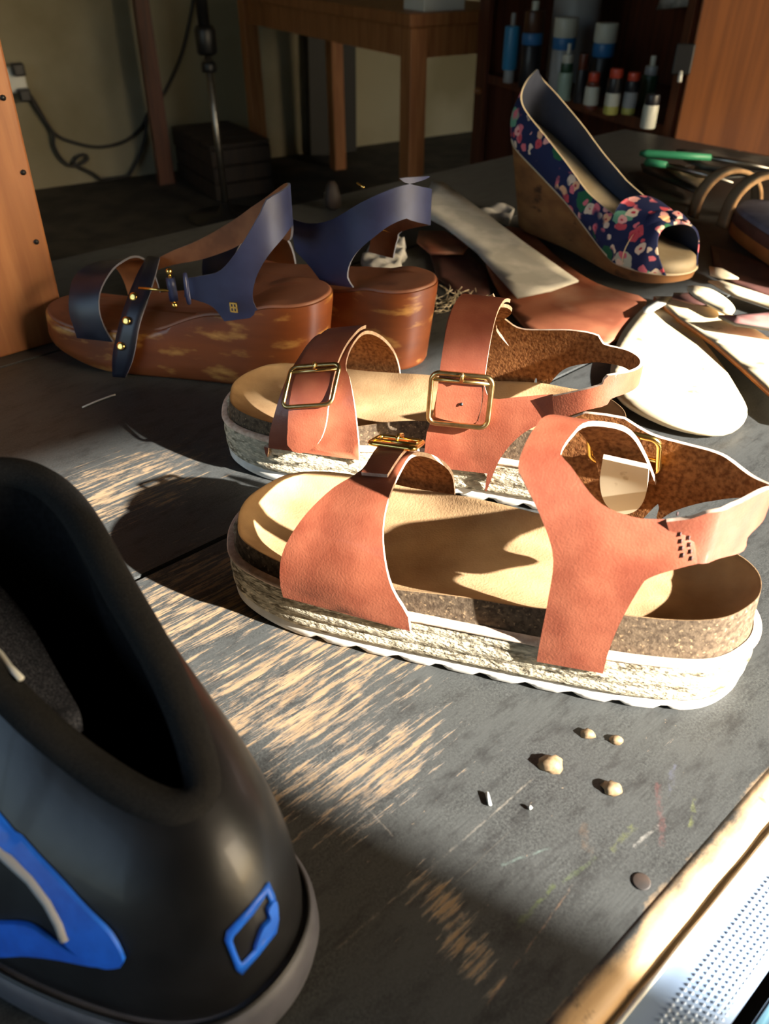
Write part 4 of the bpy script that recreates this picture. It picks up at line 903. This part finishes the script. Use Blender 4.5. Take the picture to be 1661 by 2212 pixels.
# slide sandal with tan hoops at the right edge
SLA = rad(-86); LS = Last((0, 0), SLA, lambda a: -.04, lambda a: .04, lambda a: .03, lambda a: .05)
so_ = P(1546, 497, .004); LS.O = Vector((so_.x + .012, so_.y + .02, 0))
slide = thing('slide_sandal', 'brown slide sandal with tan hoop straps and slate footbed at the right edge', 'sandal', LS.W(.1, 0, .004))
slo = even([(a, b + .03, 0) for a, b in ((0, 0), (.01, -.02), (.04, -.036), (.1, -.04), (.18, -.036), (.23, -.03), (.25, 0), (.23, .03), (.18, .036), (.1, .04), (.04, .036), (.01, .02))], 80, True)
def slr(k, z): return [LS.W(.125 + (p.x - .125) * k, .03 + (p.y - .03) * k, z) for p in slo]
MB().loft([slr(.95, .004), slr(.99, .006), slr(1, .012), slr(1, .018), slr(.985, .0195)]).build('sole', 'tan_sole', slide, sharp=60)
MB().loft([slr(.985, .0195), slr(1.0, .021), slr(.99, .031), slr(.96, .033)]).build('midsole', 'maroon_leather', slide, sharp=60)
MB().loft([slr(.955, .0325), slr(.95, .037), slr(.9, .039)]).build('footbed', 'slate', slide, sharp=60)
for a0, w_, hh in ((.018, .022, .060), (-.045, .024, .058)):
    rr = []
    for k in range(25):
        ph = math.pi * k / 24; rr.append((a0, .03 - .041 * math.cos(ph), .010 + hh * math.sin(ph) ** .75))
    if a0 < 0: rr = [(a, b - .012, z - .006) for a, b, z in rr]
    fn_, n_, m_ = strip([LS.W(a, b, z) for a, b, z in rr], [LS.W(a + w_, b, z + .002) for a, b, z in rr], 30, 4)
    if a0 > 0: MB().grid(fn_, n_, m_).build('hoop_strap', 'beige_sheet', slide, thick=.0055, rim='tan_edge', offset=0)
    else:
        o = MB().grid(fn_, n_, m_).build('leather_hoop', 'beige_sheet', thick=.005, rim='tan_edge', offset=0, base=LS.W(a0, .0, 0)); tag(o, 'tan leather hoop standing behind the slide sandal', 'leather')
# raffia tuft between the heel and the felt strip
mb = MB(); rnd = random.Random(3); tc = P(985, 665, 0)
for k in range(46):
    p = tc + Vector((rnd.gauss(0, .016), rnd.gauss(0, .012), .002)); a = rnd.uniform(0, 6.3); pts = [p]
    for j in range(5): a += rnd.uniform(-.9, .9); pts.append(pts[-1] + Vector((math.cos(a) * .005, math.sin(a) * .005, rnd.uniform(-.001, .0035)))); pts[-1].z = max(.001, pts[-1].z)
    mb.tube(pts, .00045, 4)
o = mb.build('raffia_tuft', 'jute', base=tc); tag(o, 'tangled tuft of straw coloured fibres beside the cognac instep strap', 'fibre tuft'); o['kind'] = 'stuff'
# awl standing up behind the sandals
aw = P(710, 500, 0)
t_ = thing('awl', 'thin steel awl standing upright behind the navy straps', 'awl', (aw.x, aw.y + .1, 0))
q = Vector((aw.x, aw.y + .1, 0)); tip = PY(703, 415, q.y)
MB().lathe([(.006, 0), (.011, .004), (.012, .015), (.008, .03), (.004, .036)], q, 14).build('handle', 'dirtwood', t_)
MB().tube([q + Vector((0, 0, .03)), tip.lerp(q, .3), tip], [.0036, .0036, .0028], 8).build('spike', 'gunmetal', t_)
# dried glue lumps and crumbs on the front board
for (x, y, r, lab) in ((1270, 1588, .003, 'small flat crumb of dried glue nearest to the white sole'), (1330, 1600, .0026, 'faint crumb of dried glue right of the flat one'), (1190, 1652, .0046, 'largest lump of dried glue on the black board'), (1321, 1705, .0038, 'round dark lump of dried glue nearest to the bare edge')):
    c = P(x, y, 0); rnd = random.Random(x); rings = []
    for k in range(5):
        t = k / 4; rr = r * math.cos(t * 1.45); rings.append([c + Vector((math.cos(a) * rr * rnd.uniform(.75, 1.25) * 1.2, math.sin(a) * rr * rnd.uniform(.75, 1.25), r * .95 * math.sin(t * 1.5))) for a in [j / 12 * math.tau for j in range(12)]])
    tag(MB().loft(rings).build('glue_lump', 'glue', base=c), lab, 'glue lump', 'dried glue lumps on the bench')
c = P(1385, 1905, 0)
tag(MB().lathe([(.0036, 0), (.0038, .0004), (.0032, .0006)], c, 18).build('drawing_pin', 'dirtwood', base=c), 'flat round dull brown disc near the bare bench edge', 'disc')
for i, (x, y) in enumerate(((1058, 1742), (1147, 1750))):
    c = P(x, y, 0); MBt = MB().tube([c + Vector((0, 0, .001)), c + Vector((-.0008, .006 if i == 0 else .0012, .0012))], .0009, 6)
    tag(MBt.build('thread_bit', 'white_plastic', base=c), ('tiny white thread standing on the black board', 'tiny white speck of thread right of the thread')[i], 'thread')
c0, c1 = P(178, 880, .0012), P(240, 855, .0012)
tag(MB().tube([c0, c0.lerp(c1, .5) + Vector((0, .001, 0)), c1, c1 + Vector((.003, .002, 0))], .0007, 6).build('thread_bit', 'white_plastic', base=c0), 'pale thread lying in the shade before the wooden sandal', 'thread')

# ================================================================== PLASTIC WRAPPED PACK BESIDE THE BENCH
pack = thing('plastic_pack', 'glossy pale blue plastic wrapped pack standing beside the bench edge', 'plastic pack', B(.2, -.2, FLOOR))
PA0, PA1 = -.35, .75
def ptop(a, n):
    d = max(0, -.006 - n); return -.012 - .55 * d * d - .14 * d + .0028 * math.sin(n * 120 + 7 * a) * min(1, d / .03) + .0012 * math.sin(n * 260 - 9 * a + 1) * min(1, d / .04)
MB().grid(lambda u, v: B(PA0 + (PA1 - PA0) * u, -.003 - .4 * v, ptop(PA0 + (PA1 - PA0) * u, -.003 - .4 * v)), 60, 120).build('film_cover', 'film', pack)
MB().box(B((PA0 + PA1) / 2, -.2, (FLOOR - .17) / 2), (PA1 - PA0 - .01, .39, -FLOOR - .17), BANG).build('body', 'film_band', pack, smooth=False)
MB().grid(lambda u, v: B(PA0 + (PA1 - PA0) * u, -.002 - .012 * v, -.012 - .16 * v), 3, 3).build('side_flap', 'film_band', pack)
MB().grid(lambda u, v: B(PA0 + (PA1 - PA0) * u, .030 - .027 * v, -.0065 + .0012 * math.sin(v * 3.1) - .004 * v), 40, 6).build('sealed_band', 'film_band', pack)
MB().grid(lambda u, v: B(PA0 + (PA1 - PA0) * u, .0305 - .0018 * v, -.0058), 40, 2).build('band_edge', 'white_plastic', pack, thick=.001, offset=-1)
mb = MB()
for i in range(300):
    for j in range(7):
        c = B(-.05 + i * .0026 + (.0013 if j % 2 else 0), .020 - j * .0024, -.0060 - .004 * (.01 + j * .0024) / .027 + .0010)
        mb.add([c + BA * .0009, c + BN * .0007, c - BA * .0009, c - BN * .0007, c + Vector((0, 0, .0007))], [(0, 1, 4), (1, 2, 4), (2, 3, 4), (3, 0, 4)])
o = mb.build('raised_dots', 'film_dot', pack, smooth=False); o['kind'] = 'stuff'

# ================================================================== BACKGROUND FURNITURE
def prism(mb, c, l, n, z0, z1, mi=0): return mb.box((c[0], c[1], (z0 + z1) / 2), (l, n, z1 - z0), RA, mi=mi)
tb = Vector((-.49, 3.29, 0)); TL = 1.10; TW = .345; TT = .135
corner = lambda l, n: tb + RL * l - RN * n
table = thing('side_table', 'orange wooden table with square legs in the dark back of the room', 'table', corner(TW / 2, TL / 2) + Vector((0, 0, FLOOR)))
for l, n in ((0, 0), (0, TL), (TW, 0), (TW, TL)):
    prism(MB(), corner(l, n), .052, .052, FLOOR, TT - .03).build('leg', 'orange_wood', table, smooth=False, bevel=.003)
mc = corner(TW / 2, TL / 2); prism(MB(), mc, TW + .05, TL + .04, TT - .03, TT).build('table_top', 'orange_wood', table, smooth=False, bevel=.003)
for (l, n, a, b) in ((0, TL / 2, .022, TL - .06), (TW, TL / 2, .022, TL - .06), (TW / 2, 0, TW - .06, .022), (TW / 2, TL, TW - .06, .022)):
    prism(MB(), corner(l, n), a, b, TT - .1, TT - .03).build('apron', 'orange_wood', table, smooth=False)
bx = corner(.1, TL - .06)
t_ = thing('white_box', 'white box standing on the corner of the back table', 'box', bx + Vector((0, 0, TT)))
prism(MB(), bx, .13, .1, TT, TT + .06).build('tray', 'white_plastic', t_, smooth=False, bevel=.003); prism(MB(), bx, .136, .106, TT + .06, TT + .08).build('lid', 'grey_leather', t_, smooth=False, bevel=.003)
cc = R(1.115, 3.07, 0)
t_ = thing('dark_crate', 'low dark wooden crate against the back wall', 'crate', cc + Vector((0, 0, FLOOR)))
for k in range(3): prism(MB(), cc, (.23 - .006 * (k % 2)), .42, FLOOR + .004 + .058 * k, FLOOR + .058 * (k + 1)).build('side_board', 'dirtwood', t_, smooth=False, bevel=.003)
for k in range(4): prism(MB(), cc - RN * (.156 - .104 * k), .23, .098, FLOOR + .176, FLOOR + .19).build('top_slat', 'dirtwood', t_, smooth=False, bevel=.002)
def wallquad(pix, n_, th):                # board flat in a plane parallel to the back wall
    o_ = R(0, n_, 0); f = [PL(x, y, o_, RN) for x, y in pix]; b = [p + RN * th for p in f]; return MB().loft([f, b]), sum(f, Vector()) / len(f)
m_, c = wallquad([(664, 30), (768, 30), (770, 335), (672, 335)], 3.32, .03); c.z = FLOOR
tag(m_.build('dark_board', 'black', smooth=False, base=c), 'tall black board leaning at the back wall behind the table', 'board')
f = [PL(x, y, R(0, 3.2, 0), RN) for x, y in ((286, -30), (318, -30), (372, 345), (338, 345))]
for k in (2, 3): f[k] = f[k] + (f[k] - f[3 - k]).normalized() * ((f[k].z - FLOOR) / max(.01, abs(f[k].z - f[3 - k].z)) * (f[k] - f[3 - k]).length)
m_ = MB().loft([f, [p + RN * .03 for p in f]]); c = (f[2] + f[3]) / 2
tag(m_.build('red_plank', 'red_wood', smooth=False, base=c), 'tall reddish brown plank leaning at the back wall beside the cables', 'plank')
# telescopic stand
sp = P(490, 470, FLOOR); t_ = thing('telescopic_stand', 'telescopic stand with chrome tube and black clamp', 'stand', sp)
def zat(y): return PY(450, y, sp.y).z
V = lambda z: Vector((sp.x, sp.y, z))
MB().tube([V(FLOOR + .01), V(zat(120))], .011, 14).build('chrome_tube', 'gunmetal', t_)
MB().lathe([(.022, zat(155)), (.024, zat(150)), (.024, zat(138)), (.018, zat(132))], (sp.x, sp.y, 0), 16).build('collar', 'black', t_)
MB().lathe([(.026, zat(118)), (.032, zat(112)), (.033, zat(65)), (.026, zat(55))], (sp.x, sp.y, 0), 16).build('clamp', 'black', t_)
MB().tube([V(zat(56)), V(zat(-160))], .018, 14).build('upper_tube', 'black', t_)
MB().lathe([(.13, FLOOR), (.13, FLOOR + .008), (.03, FLOOR + .02), (.014, FLOOR + .05)], (sp.x, sp.y, 0), 24).build('base', 'black', t_)
# cables and socket on the back wall
def wallpt(x, y, d=.01): return PL(x, y, R(0, N1 - d, 0), RN)
for pts, lab in (([(40, 175), (70, 212), (115, 285), (160, 308), (215, 318), (270, 305), (305, 275), (322, 240), (355, 200), (395, 110), (420, -10)], 'long black cable looping along the back wall up behind the stand'),
                 ([(60, 205), (112, 285), (116, 312), (130, 340), (152, 358), (178, 352), (191, 340), (178, 334), (160, 348), (170, 360), (200, 375), (230, 396), (268, 390), (295, 350), (312, 300), (318, 255)], 'knotted black cable hanging low on the back wall')):
    P3 = even([wallpt(x, y, .01 if 'long' in lab else .028) for x, y in pts], 70)
    for p in P3: p.z = max(p.z, FLOOR + .009)
    tag(MB().tube(P3, .0065, 6).build('cable', 'cable', base=P3[0]), lab, 'cable', 'cables on the back wall')
sc_ = wallpt(28, 172, .02); t_ = thing('wall_socket', 'white wall socket with a black plug at the left', 'socket', sc_)
MB().box(sc_, (.08, .04, .08), RA).build('plate', 'white_plastic', t_, smooth=False, bevel=.004)
for dz in (.035, -.045): MB().box(sc_ - RN * .04 + Vector((0, 0, dz)) + RL * .02, (.04, .04, .04), RA).build('plug', 'black', t_, smooth=False, bevel=.006)

# cabinet with bottles
cd = Vector((.38, -.925, 0)).normalized(); ce = Vector((.925, .38, 0)).normalized(); F0 = Vector((.268, 2.36, 0)); CW = .74; CD = .34; CT = .62
ca = math.atan2(cd.y, cd.x)
def cbox(u0, u1, v0, v1, z0, z1): return MB().box(F0 + cd * ((u0 + u1) / 2) + ce * ((v0 + v1) / 2) + Vector((0, 0, (z0 + z1) / 2)), (u1 - u0, v1 - v0, z1 - z0), ca)
cab = thing('cabinet', 'open reddish wooden cabinet holding bottles', 'cabinet', F0 + cd * (CW / 2) + ce * (CD / 2) + Vector((0, 0, FLOOR)))
cbox(-.02, 0, 0, CD, FLOOR, CT).build('side_panel', 'red_wood', cab, smooth=False); cbox(CW, CW + .02, 0, CD, FLOOR, CT).build('side_panel', 'red_wood', cab, smooth=False)
cbox(0, CW, CD - .012, CD, FLOOR, CT).build('back_panel', 'red_wood', cab, smooth=False); cbox(0, CW, 0, CD - .012, -.022, -.002).build('shelf', 'red_wood', cab, smooth=False)
cbox(0, CW, 0, CD - .012, FLOOR + .02, FLOOR + .05).build('shelf', 'red_wood', cab, smooth=False); cbox(0, CW, 0, CD - .012, CT - .02, CT).build('top_panel', 'red_wood', cab, smooth=False)
cbox(-.03, .022, -.012, 0, FLOOR, CT).build('stile', 'red_wood', cab, smooth=False)
F1 = F0 + cd * (CW + .02); dd = Vector((.97, -.24, 0)).normalized(); da_ = math.atan2(dd.y, dd.x)
door = MB().box(F1 + dd * .26 + Vector((0, 0, (FLOOR + CT) / 2)), (.50, .02, CT - FLOOR - .04), da_).build('door', 'door_wood', cab, smooth=False, bevel=.003)
dn = Vector((dd.y, -dd.x, 0)); lk = PL(1476, 128, F1 + dn * .011, dn)
MB().box(lk, (.034, .008, .05), da_).build('lock_plate', 'black', door, smooth=False, bevel=.003)
MB().tube([lk - Vector((0, 0, .02)) + dn * .002, lk - Vector((0, 0, .035)) + dn * .012], .004, 8).build('key', 'white_plastic', door)
hk = F0 + cd * .0 - ce * .016; hk.z = PY(1060, 195, hk.y).z; MB().lathe([(.003, -.01), (.011, -.006), (.012, 0), (.008, .006)], hk, 12).build('hinge', 'orange_wood', cab)
for nm, c_ in (('bb', (52, 130, 176)), ('bdark', (30, 30, 36)), ('bbrown', (74, 44, 26)), ('bwhite', (196, 196, 182)), ('bblue', (40, 104, 160)), ('bgreen', (40, 72, 52)), ('bpale', (150, 172, 156)), ('bred', (196, 70, 48)), ('brown2', (96, 44, 28)), ('byel', (176, 170, 84)), ('bgrey', (150, 150, 150))):
    MT[nm] = mat({'bb': 'sky_blue_plastic', 'bdark': 'dark_glass', 'bbrown': 'brown_cap_plastic', 'bwhite': 'cream_cap_plastic', 'bblue': 'blue_band_print', 'bgreen': 'green_glass', 'bpale': 'pale_green_label', 'bred': 'orange_red_cap', 'brown2': 'red_brown_glass', 'byel': 'yellow_print', 'bgrey': 'pale_grey_plastic'}[nm], c_, rough=.4)
def bottle(x, ybase, wpx, segs, label, name='bottle', z0=-.002):
    p = P(x, ybase, z0); dep = p.y * CC - (p.z - CAMH) * CS; k = dep / FPX; r0 = wpx * k / 2
    zz = lambda y: PY(x, y, p.y).z
    t_ = thing(name, label, 'bottle', p, 'bottles in the cabinet'); ys = [s_[1] for s_ in segs]
    for nm, y0, y1, m_, rk in segs:            # bottom pixel, top pixel
        a, b = (z0 if y0 == ybase else zz(y0)), zz(y1); r = r0 * rk; e = min(.0025, (b - a) * .2)
        MB().lathe([(r * .94, a), (r, a + e), (r, b - e), (r * .94, b)], (p.x, p.y, 0), 18).build(nm, m_, t_, sharp=50)
bottle(1228, 172, 100, [('body', 172, -60, 'bgrey', 1), ('lid', -60, -75, 'bgrey', 1.04)], 'large pale grey container at the back of the shelf', 'container')
bottle(1098, 178, 33, [('cap', 178, 150, 'bgrey', .7), ('body', 150, 56, 'bb', 1), ('nozzle', 56, 28, 'bgrey', .3)], 'slim sky blue bottle beside the cabinet side panel')
bottle(1140, 188, 44, [('body', 188, 96, 'bdark', 1), ('label', 96, 70, 'bblue', 1.01), ('cap', 70, 22, 'bbrown', .98), ('nozzle', 22, 2, 'bwhite', .35)], 'dark bottle with blue band and tall brown cap')
bottle(1206, 196, 50, [('body', 196, 106, 'bgrey', .95), ('label', 106, 80, 'bblue', .97), ('cap', 80, 37, 'bwhite', 1)], 'spray can with cream cap left of the grey container', 'spray_can')
bottle(1290, 204, 48, [('body', 204, 122, 'bdark', .95), ('label', 122, 92, 'bblue', .97), ('cap', 92, 49, 'bwhite', 1)], 'spray can with cream cap and dark body, right of the grey container', 'spray_can')
bottle(1216, 216, 32, [('body', 216, 156, 'bpale', 1), ('shoulder', 156, 136, 'bgreen', .8), ('cap', 136, 118, 'bwhite', .72), ('nozzle', 118, 94, 'bwhite', .25)], 'pale green dropper bottle with white nozzle')
bottle(1249, 222, 24, [('body', 222, 150, 'bdark', 1), ('cap', 150, 116, 'brown2', .8)], 'small dark bottle between the dropper bottle and the red one')
bottle(1274, 236, 32, [('base_band', 236, 226, 'brown2', 1), ('label', 226, 186, 'bwhite', 1.01), ('shoulder', 186, 176, 'brown2', .9), ('cap', 176, 156, 'bred', .75)], 'red bottle with white label and orange red cap')
bottle(1318, 246, 32, [('base_band', 246, 228, 'byel', 1), ('label', 228, 200, 'bwhite', 1), ('shoulder', 200, 168, 'bdark', 1), ('cap', 168, 148, 'bred', .85)], 'dark bottle with orange cap and yellow base, left of its twin')
bottle(1356, 246, 30, [('base_band', 246, 232, 'byel', 1), ('label', 232, 198, 'bgrey', 1), ('shoulder', 198, 174, 'bdark', 1), ('cap', 174, 156, 'bred', .85)], 'dark bottle with red cap, right twin of the orange capped one')
bottle(1393, 232, 34, [('body', 232, 162, 'bgreen', 1), ('cap', 162, 142, 'bgrey', .8), ('nozzle', 142, 120, 'bwhite', .35)], 'dark green bottle with white pump nozzle near the cabinet door')
bottle(1398, 276, 32, [('body', 276, 226, 'bwhite', 1), ('cap', 226, 204, 'bdark', .95)], 'short white bottle with black cap at the shelf front')
o = MB().sheet([(0, 0), (.16, .02), (.2, .1), (.1, .07), (.02, .05)], lambda x, y: F0 + cd * (.38 + x) + ce * .25 + Vector((0, 0, .16 + y)), .02).build('paper_bag', 'paper', thick=.03, base=F0 + cd * .45 + ce * .25)
tag(o, 'crumpled grey paper bag at the back of the cabinet', 'paper bag')
